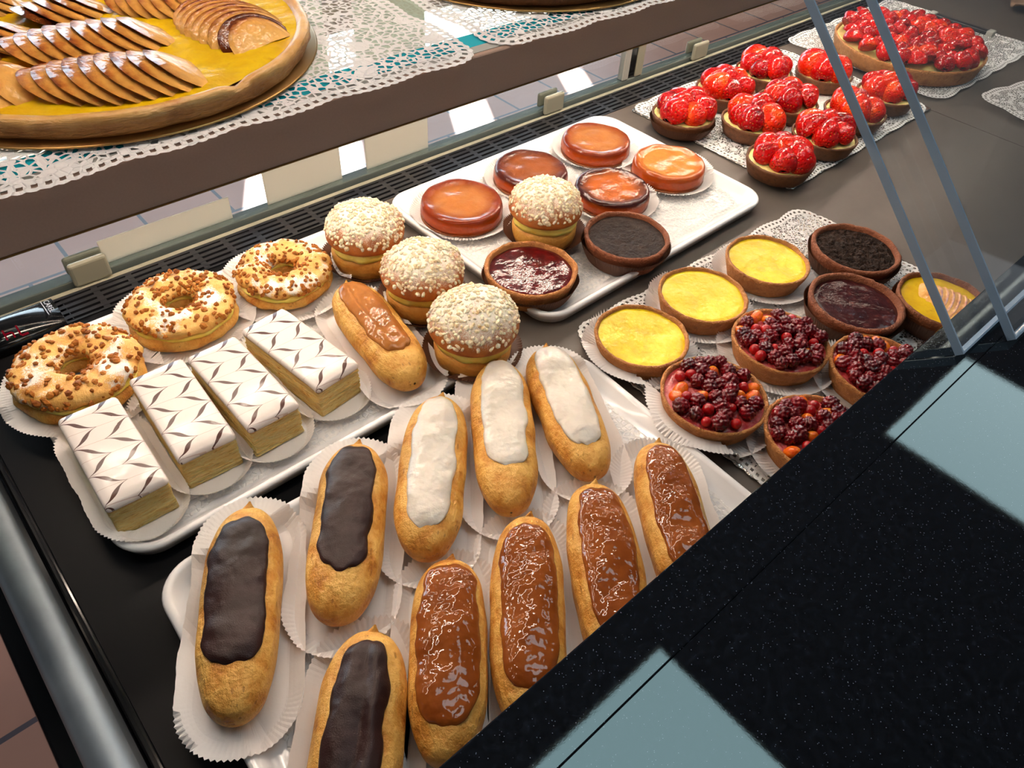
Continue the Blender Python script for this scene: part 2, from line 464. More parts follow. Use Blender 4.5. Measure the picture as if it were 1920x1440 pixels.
def m_mille_body():
    nt = NT('flaky_layers')
    co = nt.coords()
    mp = nt.n('Mapping', {'Vector': co, 'Scale': (1, 1, 6)})
    ly = nt.n('TexNoise', {'Vector': mp.outputs[0], 'Scale': 130, 'Detail': 5, 'Distortion': .8, 'Roughness': .6})
    tc = nt.n('TexCoord').outputs['Object']
    z = nt.n('SeparateXYZ', {0: tc}).outputs[2]
    col = nt.ramp(ly.outputs['Fac'], [(.3, lin(206, 146, 66)), (.42, lin(252, 212, 126)), (.6, lin(255, 230, 156)), (.78, lin(220, 160, 78))])
    top = nt.n('MapRange', {0: z, 1: .0255, 2: .027}).outputs[0]
    col = nt.mix(nt.math('MULTIPLY', top, .85), col, lin(178, 116, 58))
    b = nt.n('Bump', {'Height': ly.outputs['Fac'], 'Distance': .0028})
    return nt.done(bsdf(nt, col, .6, sss=.12, normal=b.outputs[0]))


MAT['mille'] = m_mille_body()


def m_feather():
    """white fondant with feathered chocolate lines"""
    nt = NT('feathered_fondant')
    tc = nt.n('TexCoord').outputs['Object']
    oi = nt.n('ObjectInfo').outputs['Random']
    nz = nt.n('TexNoise', {'Vector': nt.coords(), 'Scale': 55, 'Detail': 1})
    s = nt.n('SeparateXYZ', {0: tc})
    x = nt.math('ADD', s.outputs[0], nt.math('MULTIPLY', nt.math('SUBTRACT', nz.outputs['Fac'], .5), .004))
    y = nt.math('ADD', nt.math('ADD', s.outputs[1], nt.math('MULTIPLY', oi, .012)), .2)
    y = nt.math('ADD', y, nt.math('MULTIPLY', x, .10))
    P = .0145; A = .0105; W = .0034
    t = nt.math('PINGPONG', y, P)
    e1 = nt.math('EXPONENT', nt.math('DIVIDE', t, -W))
    e2 = nt.math('EXPONENT', nt.math('DIVIDE', nt.math('SUBTRACT', P, t), -W))
    g = nt.math('MULTIPLY', nt.math('SUBTRACT', e1, e2), A)
    mids = nt.math('SINE', nt.math('MULTIPLY', nt.math('DIVIDE', t, P), PI))
    th = nt.math('ADD', nt.math('MULTIPLY', nt.math('POWER', mids, 1.2), .0016), .0004)
    m = None
    for u0 in (-.0108, .0108):
        d = nt.math('ABSOLUTE', nt.math('SUBTRACT', nt.math('SUBTRACT', x, u0), g))
        k = nt.n('MapRange', {0: nt.math('SUBTRACT', th, d), 1: -.0001, 2: .0002}).outputs[0]
        m = k if m is None else nt.math('MAXIMUM', m, k)
    drag = nt.math('MINIMUM', t, nt.math('SUBTRACT', P, t))
    dl = nt.math('MULTIPLY', nt.math('LESS_THAN', drag, .00022), .45)
    col = nt.mix(dl, lin(224, 214, 208), lin(150, 96, 70))
    col = nt.mix(m, col, lin(72, 30, 18))
    b = nt.n('Bump', {'Height': nz.outputs['Fac'], 'Distance': .0008})
    return nt.done(bsdf(nt, col, .38, coat=.15, coat_rough=.1, normal=b.outputs[0]))


MAT['feather'] = m_feather()


# ------------------------------------------------------------------ mesh helpers
def link(o, parent=None):
    COL.objects.link(o)
    if parent is not None:
        o.parent = parent
    return o


def mesh(name, V, F, m, parent=None, smooth=True, attrs=None, loc=None):
    me = bpy.data.meshes.new(name)
    me.from_pydata([tuple(map(float, v)) for v in V], [], [tuple(map(int, f)) for f in F])
    if smooth:
        me.polygons.foreach_set('use_smooth', [True] * len(me.polygons))
    for k, a in (attrs or {}).items():
        at_ = me.attributes.new(k, 'FLOAT', 'POINT')
        at_.data.foreach_set('value', np.asarray(a, dtype=np.float32))
    me.materials.append(MAT[m] if isinstance(m, str) else m)
    me.validate(); me.update()
    o = bpy.data.objects.new(name, me)
    if loc is not None:
        o.location = loc
    return link(o, parent)


def inst(name, me, parent, loc, rot=(0, 0, 0), sc=(1, 1, 1)):
    o = bpy.data.objects.new(name, me)
    o.location = loc; o.rotation_euler = rot; o.scale = sc
    return link(o, parent)


def empty(name, loc, rz=0.0, label=None, cat=None, group=None):
    o = bpy.data.objects.new(name, None)
    o.empty_display_size = .01
    o.location = loc; o.rotation_euler = (0, 0, rz)
    link(o)
    return tag(o, label, cat, group)


def tag(o, label=None, cat=None, group=None, kind=None):
    if label: o['label'] = label
    if cat: o['category'] = cat
    if group: o['group'] = group
    if kind: o['kind'] = kind
    return o


def gridf(nu, nv, cu=False, cv=False, off=0):
    F = []
    for i in range(nu if cu else nu - 1):
        for j in range(nv if cv else nv - 1):
            a = i * nv + j; b = ((i + 1) % nu) * nv + j
            c = ((i + 1) % nu) * nv + (j + 1) % nv; d = i * nv + (j + 1) % nv
            F.append((a + off, b + off, c + off, d + off))
    return F


def nz3(p, s, seed=0.):
    return noise.noise(Vector((p[0] * s + seed, p[1] * s + seed * 1.7, p[2] * s - seed)))


def lathe(name, prof, m, parent, n=72, disp=None, cap_top=False, cap_bot=False, loc=None):
    V = []
    for k in range(n):
        a = 2 * PI * k / n
        for (r, z) in prof:
            rr, zz = r, z
            if disp:
                dr, dz = disp(r, a, z); rr += dr; zz += dz
            V.append((rr * math.cos(a), rr * math.sin(a), zz))
    q = len(prof)
    F = gridf(n, q, True, False)
    if cap_bot:
        F.append([k * q for k in range(n)][::-1])
    if cap_top:
        F.append([k * q + q - 1 for k in range(n)])
    return mesh(name, V, F, m, parent, loc=loc)


def box(name, lo, hi, m, parent=None, bev=0.0, seg=2):
    bm = bmesh.new()
    bmesh.ops.create_cube(bm, size=1.0)
    c = [(a + b) / 2 for a, b in zip(lo, hi)]; s = [b - a for a, b in zip(lo, hi)]
    for v in bm.verts:
        v.co = Vector((v.co.x * s[0] + c[0], v.co.y * s[1] + c[1], v.co.z * s[2] + c[2]))
    if bev:
        bmesh.ops.bevel(bm, geom=bm.edges[:], offset=bev, segments=seg, affect='EDGES', profile=.5)
    me = bpy.data.meshes.new(name); bm.to_mesh(me); bm.free()
    me.materials.append(MAT[m] if isinstance(m, str) else m)
    o = bpy.data.objects.new(name, me)
    return link(o, parent)


def extrude_x(name, prof, x0, x1, m, parent=None, smooth=False):
    """closed (y,z) profile run along x"""
    n = len(prof)
    V = [(x0, y, z) for y, z in prof] + [(x1, y, z) for y, z in prof]
    F = [(i, (i + 1) % n, n + (i + 1) % n, n + i) for i in range(n)] + [list(range(n))[::-1], list(range(n, 2 * n))]
    return mesh(name, V, F, m, parent, smooth)


def rr(w, d, r, na=8, nw=2, nd=2):
    """rounded rectangle loop, fixed number of points"""
    P = []
    w2, d2 = w / 2, d / 2
    r = max(r, 1e-4)
    cs = [(w2 - r, d2 - r, 0), (-w2 + r, d2 - r, PI / 2), (-w2 + r, -d2 + r, PI), (w2 - r, -d2 + r, 1.5 * PI)]
    for q, (cx, cy, a0) in enumerate(cs):
        for k in range(na + 1):
            a = a0 + (PI / 2) * k / na
            P.append((cx + r * math.cos(a), cy + r * math.sin(a)))
        nx, ny, b0 = cs[(q + 1) % 4]
        e = (nx + r * math.cos(b0), ny + r * math.sin(b0)); s = P[-1]
        m_ = nw if q % 2 == 0 else nd
        for k in range(1, m_):
            t = k / m_
            P.append((s[0] + (e[0] - s[0]) * t, s[1] + (e[1] - s[1]) * t))
    return np.array(P)


def loft(name, loops, m, parent=None, cap_first=True, cap_last=True, smooth=True, attrs=None, loc=None):
    n = len(loops[0]); V = [p for L in loops for p in L]
    F = gridf(len(loops), n, False, True)
    F = [f[::-1] for f in F]
    if cap_first: F.append(list(range(n))[::-1])
    if cap_last: F.append(list(range((len(loops) - 1) * n, len(loops) * n)))
    return mesh(name, V, F, m, parent, smooth, attrs, loc)


TRAYS = []
RIM = ([-.03, -.026, -.017, -.011, -.0065, -.004, .004, .02], [.0042, .0048, .0054, .0078, .0131, .0148, .0152, .0140])


def rim_height(x, y):
    h = 0.0
    for (lx, ly, rz, w, d) in TRAYS:
        c, s_ = math.cos(-rz), math.sin(-rz)
        u = (x - lx) * c - (y - ly) * s_; v = (x - lx) * s_ + (y - ly) * c
        qx, qy = abs(u) - (w / 2 - .028), abs(v) - (d / 2 - .028)
        o = math.hypot(max(qx, 0), max(qy, 0)) + min(max(qx, qy), 0) - .028
        if o < .02:
            h = max(h, float(np.interp(o, RIM[0], RIM[1])))
    return h


def melamine_tray(loc, rz, w, d, label):
    prof = [(-.012, 0.0), (-.004, .002), (-.0005, .0105), (0, .0125), (-.0012, .0140), (-.004, .0142), (-.0065, .0125), (-.011, .0072), (-.017, .0048), (-.026, .0042), (-.06, .0040)]
    loops = []
    for o, z in prof:
        P = rr(w + 2 * o, d + 2 * o, max(.028 + o, .006), 10, 8, 6)
        loops.append([(x, y, z) for x, y in P])
    TRAYS.append((loc[0], loc[1], rz, w, d))
    o = loft('serving_tray', loops, 'melamine')
    o.location = loc; o.rotation_euler = (0, 0, rz)
    return tag(o, label, 'tray', 'white melamine trays in the case')


def doily(loc, rz, w, d, label, group, mat='doily', wave=.0012, r=.02, seed=1., lift=0.0, lobes=.055):
    na = 18; nw = max(8, int((w - 2 * r) / .0018)); nd = max(8, int((d - 2 * r) / .0018))
    loops = []; ed = []; pu = []
    base = rr(w, d, r, na, nw, nd)
    per = np.concatenate([[0], np.cumsum(np.linalg.norm(np.diff(base, axis=0), axis=1))])
    for k in (0, .0028, .0054, .008, .014, .025, .04, .06, .08):
        P = rr(w - 2 * k, d - 2 * k, max(r - k * .6, .004), na, nw, nd)
        L = []
        for i, (x, y) in enumerate(P):
            c = base[i]; s = per[i]
            out = (.0014 * abs(math.sin(PI * s / .0058)) + .0034 * abs(math.sin(PI * s / lobes))) * max(0, 1 - k / .03)
            nrm = Vector((c[0] - P[i][0] * .8, c[1] - P[i][1] * .8))
            cx = max(-w / 2 + r, min(w / 2 - r, c[0])); cy = max(-d / 2 + r, min(d / 2 - r, c[1]))
            q = Vector((c[0] - cx, c[1] - cy))
            q = q.normalized() if q.length > 1e-6 else Vector((0, 0))
            xx, yy = x + q.x * out, y + q.y * out
            z = wave * (.5 + .5 * noise.noise(Vector((xx * 22, yy * 22, seed)))) + lift * max(0, 1 - k / .05) * (.5 + .5 * noise.noise(Vector((xx * 9, yy * 9, seed + 4))))
            L.append((xx, yy, z)); ed.append(k); pu.append(s)
        loops.append(L)
    o = loft('lace_doily', loops, mat, None, False, True, True, {'ed': ed, 'pu': pu})
    o.location = loc; o.rotation_euler = (0, 0, rz)
    return tag(o, label, 'doily', group)


def silver_board(loc, rz, w, d, label, mat='silver'):
    P = rr(w, d, .006, 4, int(w / .004), int(d / .004))
    per = np.concatenate([[0], np.cumsum(np.linalg.norm(np.diff(P, axis=0), axis=1))])
    Q = np.array([p * (1 + .004 * math.sin(2 * PI * s / .012)) for p, s in zip(P, per)])
    L = [[(x * .996, y * .996, 0) for x, y in Q], [(x, y, .0012) for x, y in Q], [(x * .997, y * .997, .0024) for x, y in Q], [(x * .97, y * .97, .0020) for x, y in Q]]
    o = loft('cake_board', L, mat)
    o.location = loc; o.rotation_euler = (0, 0, rz)
    return tag(o, label, 'board')


def stadium(half, R, n, m):
    """points (x,y, arc weight, phase) round a stadium whose straight sides run along y"""
    P = []
    for k in range(n + 1):
        a = PI * k / n
        P.append((R * math.cos(a), half + R * math.sin(a), math.sin(a) ** .5 if 0 < k < n else 0., k))
    for k in range(1, m):
        P.append((-R, half - 2 * half * k / m, 0., 0))
    for k in range(n + 1):
        a = PI + PI * k / n
        P.append((R * math.cos(a), -half + R * math.sin(a), (-math.sin(a)) ** .5 if 0 < k < n else 0., k))
    for k in range(1, m):
        P.append((R, -half + 2 * half * k / m, 0., 0))
    return P


def liner(loc, rz, half, R0, R1, h, label, group, mat='paper', amp=.0016, n=60, seed=1., name='paper_case', side=0.25, tilt=0.0):
    n += n % 2
    m = 24 if half > .004 else 2
    loops = []
    for f in (0.0, .6, 1.0):
        loops.append([(x * 1, y, 0.0003) for x, y, w, k in stadium(half, max(R0 * f, .0005), n, m)])
    for f in (.12, .35, .65, 1.0):
        L = []
        S = stadium(half, R0 + (R1 - R0) * f, n, m)
        for i, (x, y, w, k) in enumerate(S):
            w = max(w, side * (1 if half > .004 else 2.5))
            wob = noise.noise(Vector((x * 60, y * 60, seed)))
            pl = (1 if i % 2 else -1) * amp * f * w
            cx, cy = 0.0, max(-half, min(half, y))
            q = Vector((x - cx, y - cy)); q.normalize()
            zz = h * (f ** 1.3) + pl * .7 + wob * .0015 * f
            L.append((x + q.x * (pl * .5 + wob * .0012 * f), y + q.y * (pl * .5 + wob * .0012 * f), max(zz, .0003)))
        loops.append(L)
    c_, s_ = math.cos(rz), math.sin(rz)
    loops = [[(x, y, max(z, rim_height(loc[0] + x * c_ - y * s_, loc[1] + x * s_ + y * c_) + .0004 - loc[2] + .25 * z)) for x, y, z in L] for L in loops]
    o = loft(name, loops, mat, None, True, False, True)
    me = o.data
    me.polygons.foreach_set('use_smooth', [False] * len(me.polygons))
    o.location = loc; o.rotation_euler = (0, 0, rz)
    return tag(o, label, 'paper case', group)


# ------------------------------------------------------------------ pastry builders
ZA = .0062     # top of doily in a melamine tray


def eclair(px_far, px_near, W, icing, label, group, liner_label, z0, fixed=None, seed=0., s0=-.72, s1=.80, th=.78, groove=0., thick=.0022, shift=0.0, hz=.74, z_axis=.016):
    a = at(px_far[0], px_far[1], z0 + z_axis); b = at(px_near[0], px_near[1], z0 + z_axis)
    d = Vector((a.x - b.x, a.y - b.y)); L = d.length; d.normalize()
    if fixed:
        L = fixed; c = Vector((a.x, a.y)) - d * (L / 2)
    else:
        c = (Vector((a.x, a.y)) + Vector((b.x, b.y))) / 2
    rz = math.atan2(d.y, d.x) - PI / 2
    root = empty('eclair', (c.x, c.y, z0 + .0012), rz, label, 'eclair', group)
    hgt = W * hz
    rnd = random.Random(int(seed * 100) + 5)
    bend = rnd.uniform(-.0006, .0006)

    def surf(s, th_, off=0.0):
        e = max(0.0, 1 - abs(s) ** 3.4) ** (1 / 2.3)
        bul = 1 + .05 * noise.noise(Vector((s * 2.2, seed, 3))) + .03 * s
        aw = W / 2 * e * bul; ah = hgt / 2 * (e ** .8) * (1 + .05 * noise.noise(Vector((s * 2.6, seed, 9))))
        ct, st = math.cos(th_), math.sin(th_)
        cx = math.copysign(abs(ct) ** .86, ct); sz = math.copysign(abs(st) ** .9, st)
        rid = 1 + .010 * math.cos(11 * th_ + 2 * math.sin(3 * s + seed)) * (1 if st < .8 else .4)
        x = aw * cx * rid + bend * (1 - s * s) * 2
        z = hgt * .47 + ah * sz * 1.06
        y = L / 2 * s
        q = Vector((cx, .0, sz)); q.normalize()
        nn = noise.noise(Vector((x * 55 + seed, y * 40, z * 55))) * .0011
        x += q.x * (off + nn); z += q.z * (off + nn)
        z = max(z, .0) if z > .002 else max(.0, z * .3)
        return (x, y, z)

    nt_, nth = 84, 56
    V = []
    for i in range(nt_):
        t = -1 + 2 * i / (nt_ - 1)
        s = math.sin(t * PI / 2) * .99995
        for j in range(nth):
            V.append(surf(s, 2 * PI * j / nth))
    F = [f[::-1] for f in gridf(nt_, nth, False, True)]
    F.append(list(range(nth))); F.append(list(range((nt_ - 1) * nth, nt_ * nth))[::-1])
    mesh('choux_shell', V, F, 'choux', root)
    # little piping tip at the far end
    nb = []
    for k in range(6):
        f = k / 5
        for j in range(10):
            aa = 2 * PI * j / 10
            r = .0055 * (1 - f) ** 1.2 + .0006
            nb.append((r * math.cos(aa) + .002 * f, L / 2 - .004 + .0045 * f, hgt * .6 + r * math.sin(aa) * .8 + .006 * f))
    mesh('piping_tip', nb, [f[::-1] for f in gridf(6, 10, False, True)] + [list(range(50, 60))[::-1]], 'choux', root)
    # icing
    nu, nv = 64, 30
    V = []
    for i in range(nu):
        u = -1 + 2 * i / (nu - 1); u = math.copysign(abs(u) ** .8, u)
        end = max(.0, 1 - abs(u) ** 5) ** .5
        for j in range(nv):
            v = -1 + 2 * j / (nv - 1); v = math.copysign(abs(v) ** .8, v)
            wl = th * (1 + .22 * noise.noise(Vector((u * 3.1, seed + 2, 1))) + .06 * noise.noise(Vector((u * 9, seed + 2, 1))))
            wr = th * (1 + .22 * noise.noise(Vector((u * 3.1, seed + 7, 5))) + .06 * noise.noise(Vector((u * 9, seed + 7, 5))))
            ang = PI / 2 + shift - (v * (wr if v > 0 else wl)) * (.35 + .65 * end)
            ss = s0 + (s1 - s0) * (u + 1) / 2
            ss += .045 * (noise.noise(Vector((v * 1.6, u * .3, seed + 11)))) * abs(u) ** 2 - .03 * math.copysign(1, u) * (v * v) * abs(u) ** 3
            edge = max(abs(u) ** 14, abs(v) ** 9)
            off = thick * (1 - edge) ** .5 - .0006 * edge
            off += .0009 * noise.noise(Vector((u * 4, v * 1.5, seed + 20))) * (1 - edge)
            if groove:
                off -= groove * math.exp(-((v + .15 * math.sin(2.2 * u + seed)) / .14) ** 2) * (1 - edge) * (1 - u ** 4)
                off += groove * .5 * math.exp(-((abs(v) - .4) / .25) ** 2) * (1 - edge)
            V.append(surf(ss, ang, off))
    mesh('icing', V, gridf(nu, nv), icing, root)
    liner((c.x, c.y, z0), rz, L / 2 - W / 2 + .004, W / 2 + .001, W / 2 + .0125, .008, liner_label, 'white paper cases under the eclairs', n=64, amp=.0015, seed=seed, side=.12)
    return root


def shell(root, r, h, crust, rim=.0035, fill_z=.8, fill='lemon', dome=.0, seed=0., rough_fill=.0, rb=.86, wob=.0009):
    """tart shell and its filling"""
    r0 = r * rb
    prof = [(0.0008, 0.0), (r0 * .9, 0.0), (r0, .0008), (r0 + (r - r0) * .35, h * .35), (r - .0006, h * .8), (r, h * .95), (r - rim * .3, h), (r - rim * .75, h * .995), (r - rim, h * .95),
            (r - rim - .001, h * .7), (r - rim - .002, h * .45), (.0008, h * .42)]

    def dsp(q, a, z):
        p = (q * math.cos(a), q * math.sin(a), z)
        k = noise.noise(Vector((math.cos(a) * 2.2 + seed, math.sin(a) * 2.2, seed)))
        f = noise.noise(Vector((p[0] * 160 + seed, p[1] * 160, z * 160)))
        f2 = noise.noise(Vector((math.cos(a) * 9 + seed, math.sin(a) * 9, seed + 3)))
        s = min(1, z / h * 1.2)
        return (wob * 1.2 * k + .0004 * f if q > .005 else 0, (wob * (.9 * k + .9 * f2) + .0003 * f) * s if q > r * .75 else 0)
    lathe('crust', prof, crust, root, 84, dsp, True, True)
    rf = r - rim - .0002
    zt = h * fill_z
    P = []
    for k in range(45):
        q = rf * (k / 44)
        P.append((max(q, .0004), zt + dome * (1 - (k / 44) ** 2)))

    def dsf(q, a, z):
        x, y = q * math.cos(a), q * math.sin(a)
        e = min(1, (rf - q) / .004)
        k = noise.noise(Vector((math.cos(a) * 2.2 + seed, math.sin(a) * 2.2, seed)))
        return (wob * 1.2 * k * q / rf, .0007 * noise.noise(Vector((x * 70 + seed, y * 70, 1))) + rough_fill * (noise.noise(Vector((x * 190, y * 190, seed))) + .6 * noise.noise(Vector((x * 430, y * 430, seed)))) * e - .0009 * (1 - e))
    lathe('filling', P[::-1], fill, root, 130, dsf, True, False)


def tart(px, r, h, z0, crust, fill, label, group, name='tartlet', cup=None, cup_label=None, seed=0., cat='tart', rim=.0035, fill_z=.82, dome=0., rough_fill=0.):
    p = at(px[0], px[1], z0 + .001 + h)
    root = empty(name, (p.x, p.y, z0 + .001), random.Random(seed).uniform(0, 6), label, cat, group)
    shell(root, r, h, crust, rim, fill_z, fill, dome, seed, rough_fill)
    if cup == 'flat':
        liner((p.x, p.y, z0), 0, .0, r * .87, r * 1.24, .0065, cup_label, 'white paper cases under the tarts', n=96, amp=.0020, seed=seed)
    elif cup == 'brown':
        liner((p.x, p.y, z0), 0, .0, r * .88, r * 1.05, h * .72, cup_label, 'brown paper cases', 'brown_paper', n=110, amp=.0010, seed=seed)
    return root


def strawberry_mesh(seed, mat):
    rnd = random.Random(seed)
    L = .031 + rnd.uniform(-.003, .003); R = .0142 + rnd.uniform(-.0016, .0016)
    nu, nv = 22, 26
    V = []
    for i in range(nu):
        t = i / (nu - 1)
        s = .5 - .5 * math.cos(PI * t)
        r = R * (math.sin(PI * min(1, (s * .62 + .0)) ** .9) ** .75 if s < 1 else 0) if s > 0 else 0
        r = R * (max(0, 1 - ((s - .36) / .64) ** 2) ** .62 if s > .36 else max(0, 1 - ((.36 - s) / .38) ** 2) ** .5)
        for j in range(nv):
            a = 2 * PI * j / nv
            x = -L * .4 + L * s
            y = r * math.cos(a); z = r * math.sin(a)
            if z < 0: z *= .28
            k = noise.noise(Vector((x * 70 + seed, y * 70, z * 70))) * .0014
            V.append((x, y * (1 + k * 60 * .9 / 1), z + k))
    me_o = mesh('strawberry', V, [f[::-1] for f in gridf(nu, nv, False, True)] + [list(range(nv)), list(range((nu - 1) * nv, nu * nv))[::-1]], mat)
    me = me_o.data
    bpy.data.objects.remove(me_o)
    return me


STRAW = [strawberry_mesh(k, ['straw_a', 'straw_a', 'straw_b', 'straw_c', 'straw_a', 'straw_b'][k]) for k in range(6)]


def raspberry_mesh(seed, mat):
    bm = bmesh.new()
    bmesh.ops.create_icosphere(bm, subdivisions=4, radius=1.0)
    rnd = random.Random(seed)
    n = 44
    pts = []
    for i in range(n):
        z = 1 - 2 * (i + .5) / n; q = math.sqrt(1 - z * z); a = i * 2.39996 + rnd.uniform(-.12, .12)
        pts.append((q * math.cos(a), q * math.sin(a), z))
    pts = np.array(pts)
    for v in bm.verts:
        c = np.array(v.co); d = np.linalg.norm(pts - c, axis=1).min()
        k = .62 + .42 * math.sqrt(max(0, 1 - (d / .33) ** 2))
        v.co = Vector(c * k * .0072)
        v.co.z *= 1.1
    me = bpy.data.meshes.new('raspberry'); bm.to_mesh(me); bm.free()
    me.polygons.foreach_set('use_smooth', [True] * len(me.polygons))
    me.materials.append(MAT[mat])
    return me


RASP = [raspberry_mesh(k, 'raspberry') for k in range(3)]


def ball_mesh(name, r, mat, sub=3):
    bm = bmesh.new(); bmesh.ops.create_icosphere(bm, subdivisions=sub, radius=r)
    me = bpy.data.meshes.new(name); bm.to_mesh(me); bm.free()
    me.polygons.foreach_set('use_smooth', [True] * len(me.polygons)); me.materials.append(MAT[mat])
    return me


CURR = ball_mesh('red_currant', .0046, 'currant')
APRI = ball_mesh('apricot_piece', .0072, 'apricot')


def strawberry_tartlet(px, r, z0, label, seed, cup=False, cup_label=None):
    h = .019
    root = tart(px, r, h, z0, 'crust_brown', 'cream', label, 'strawberry tartlets on the silver board', 'strawberry_tartlet', 'brown' if cup else None, cup_label, seed, 'strawberry tartlet', .003, .9, .003)
    rnd = random.Random(seed * 13 + 1)
    n = 6
    a0 = rnd.uniform(0, 6)
    for k in range(n):
        a = a0 + 2 * PI * k / n + rnd.uniform(-.15, .15)
        q = r * (.545 + rnd.uniform(-.04, .04))
        el = -rnd.uniform(.45, .8)
        inst('strawberry', STRAW[rnd.randrange(6)], root, (q * math.cos(a), q * math.sin(a), h + .0055 + rnd.uniform(0, .002)), (rnd.uniform(-.3, .3), el, a + PI + rnd.uniform(-.35, .35)), [1.14 + rnd.uniform(-.14, .16)] * 3)
    inst('strawberry', STRAW[rnd.randrange(6)], root, (.001, 0, h + .013), (rnd.uniform(-.4, .4), -.5, rnd.uniform(0, 6)), (.95,) * 3)
    return root


def berry_tart(px, r, z0, label, seed, cup_label):
    h = .021
    root = tart(px, r, h, z0, 'crust', 'pink_cream', label, 'red berry tarts on the silver board', 'berry_tart', 'flat', cup_label, seed, 'berry tart', .0032, .86, .002, .0012)
    rnd = random.Random(seed * 17 + 3)
    pts = []
    tries = 0
    while tries < 2500 and len(pts) < 64:
        tries += 1
        a = rnd.uniform(0, 2 * PI); q = (r - .0085) * math.sqrt(rnd.random())
        p = (q * math.cos(a), q * math.sin(a))
        if all((p[0] - o[0]) ** 2 + (p[1] - o[1]) ** 2 > .0083 ** 2 for o in pts):
            pts.append(p)
    for i, p in enumerate(pts):
        t = rnd.random()
        rot = (rnd.uniform(0, 6), rnd.uniform(0, 6), rnd.uniform(0, 6))
        dz = .002 * (1 - (p[0] ** 2 + p[1] ** 2) / r ** 2)
        if t < .74:
            inst('raspberry', RASP[i % 3], root, (p[0], p[1], h + .0012 + dz + rnd.uniform(0, .0015)), rot, [rnd.uniform(.78, 1.0)] * 3)
        elif t < .90:
            inst('red_currant', CURR, root, (p[0], p[1], h + .001 + dz), rot, [rnd.uniform(.85, 1.15)] * 3)
        else:
            inst('apricot_piece', APRI, root, (p[0], p[1], h - .003 + dz), rot, (1.1, .8, .7))
    return root


def tatin(px, r, z0, mat, label, seed, cup_label):
    h = .0185
    p = at(px[0], px[1], z0 + .001 + h)
    root = empty('tatin_tart', (p.x, p.y, z0 + .001), 0, label, 'tatin tart', 'glazed apple tatins on the white tray')
    prof = [(.0006, .0008), (r * .90, .0008), (r * .97, .002), (r, .006), (r * .995, .011), (r * .975, .0155), (r * .94, .0178), (r * .885, .0184), (r * .82, .0176), (r * .76, .0170)] + [(max(.0006, r * .72 * (1 - k / 22)), .0166 + .0003 * (k / 22)) for k in range(23)]

    def dsp(q, a, z):
        k = noise.noise(Vector((math.cos(a) * 1.5 + seed, math.sin(a) * 1.5, seed)))
        k2 = noise.noise(Vector((math.cos(a) * 4 + seed, math.sin(a) * 4, z * 60)))
        x, y = q * math.cos(a), q * math.sin(a)
        s = noise.noise(Vector((x * 60 + seed, y * 60, 2)))
        return ((.0014 * k + .0006 * k2) * q / r, (.0012 * s if z > .012 else 0) + .0007 * k * (z > .012) * (q / r) ** 2)
    lathe('caramelised_apple', prof, mat, root, 84, dsp, True, True)
    lathe('pastry_base', [(.0006, 0), (r * .95, 0), (r * 1.0, .001), (r * .99, .0022), (.0006, .0024)], 'crust_dark', root, 60, None, True, True)
    liner((p.x, p.y, z0), 0, .0, r * .9, r * 1.25, .0065, cup_label, 'white paper cases under the tatins', n=96, amp=.0020, seed=seed)
    return root


def scatter_mesh(name, pts, size, mat, root, seed, flat=.8):
    """many small irregular crumbs as one mesh part"""
    rnd = random.Random(seed)
    bm0 = bmesh.new(); bmesh.ops.create_icosphere(bm0, subdivisions=1, radius=1.0)
    bv = [v.co.copy() for v in bm0.verts]; bf = [[v.index for v in f.verts] for f in bm0.faces]; bm0.free()
    V, F = [], []
    for p, nrm in pts:
        o = len(V)
        s = size * rnd.uniform(.65, 1.35)
        M = Vector(nrm).to_track_quat('Z', 'Y').to_matrix() @ Matrix.Rotation(rnd.uniform(0, 6.28), 3, 'Z')
        sc = (s * rnd.uniform(.8, 1.4), s * rnd.uniform(.7, 1.1), s * flat * rnd.uniform(.7, 1.1))
        for v in bv:
            j = 1 + rnd.uniform(-.22, .22)
            V.append(Vector(p) + M @ Vector((v.x * sc[0] * j, v.y * sc[1] * j, v.z * sc[2] * j)))
        F += [[i + o for i in f] for f in bf]
    o = mesh(name, V, F, mat, root, smooth=False)
    o['kind'] = 'stuff'
    return o


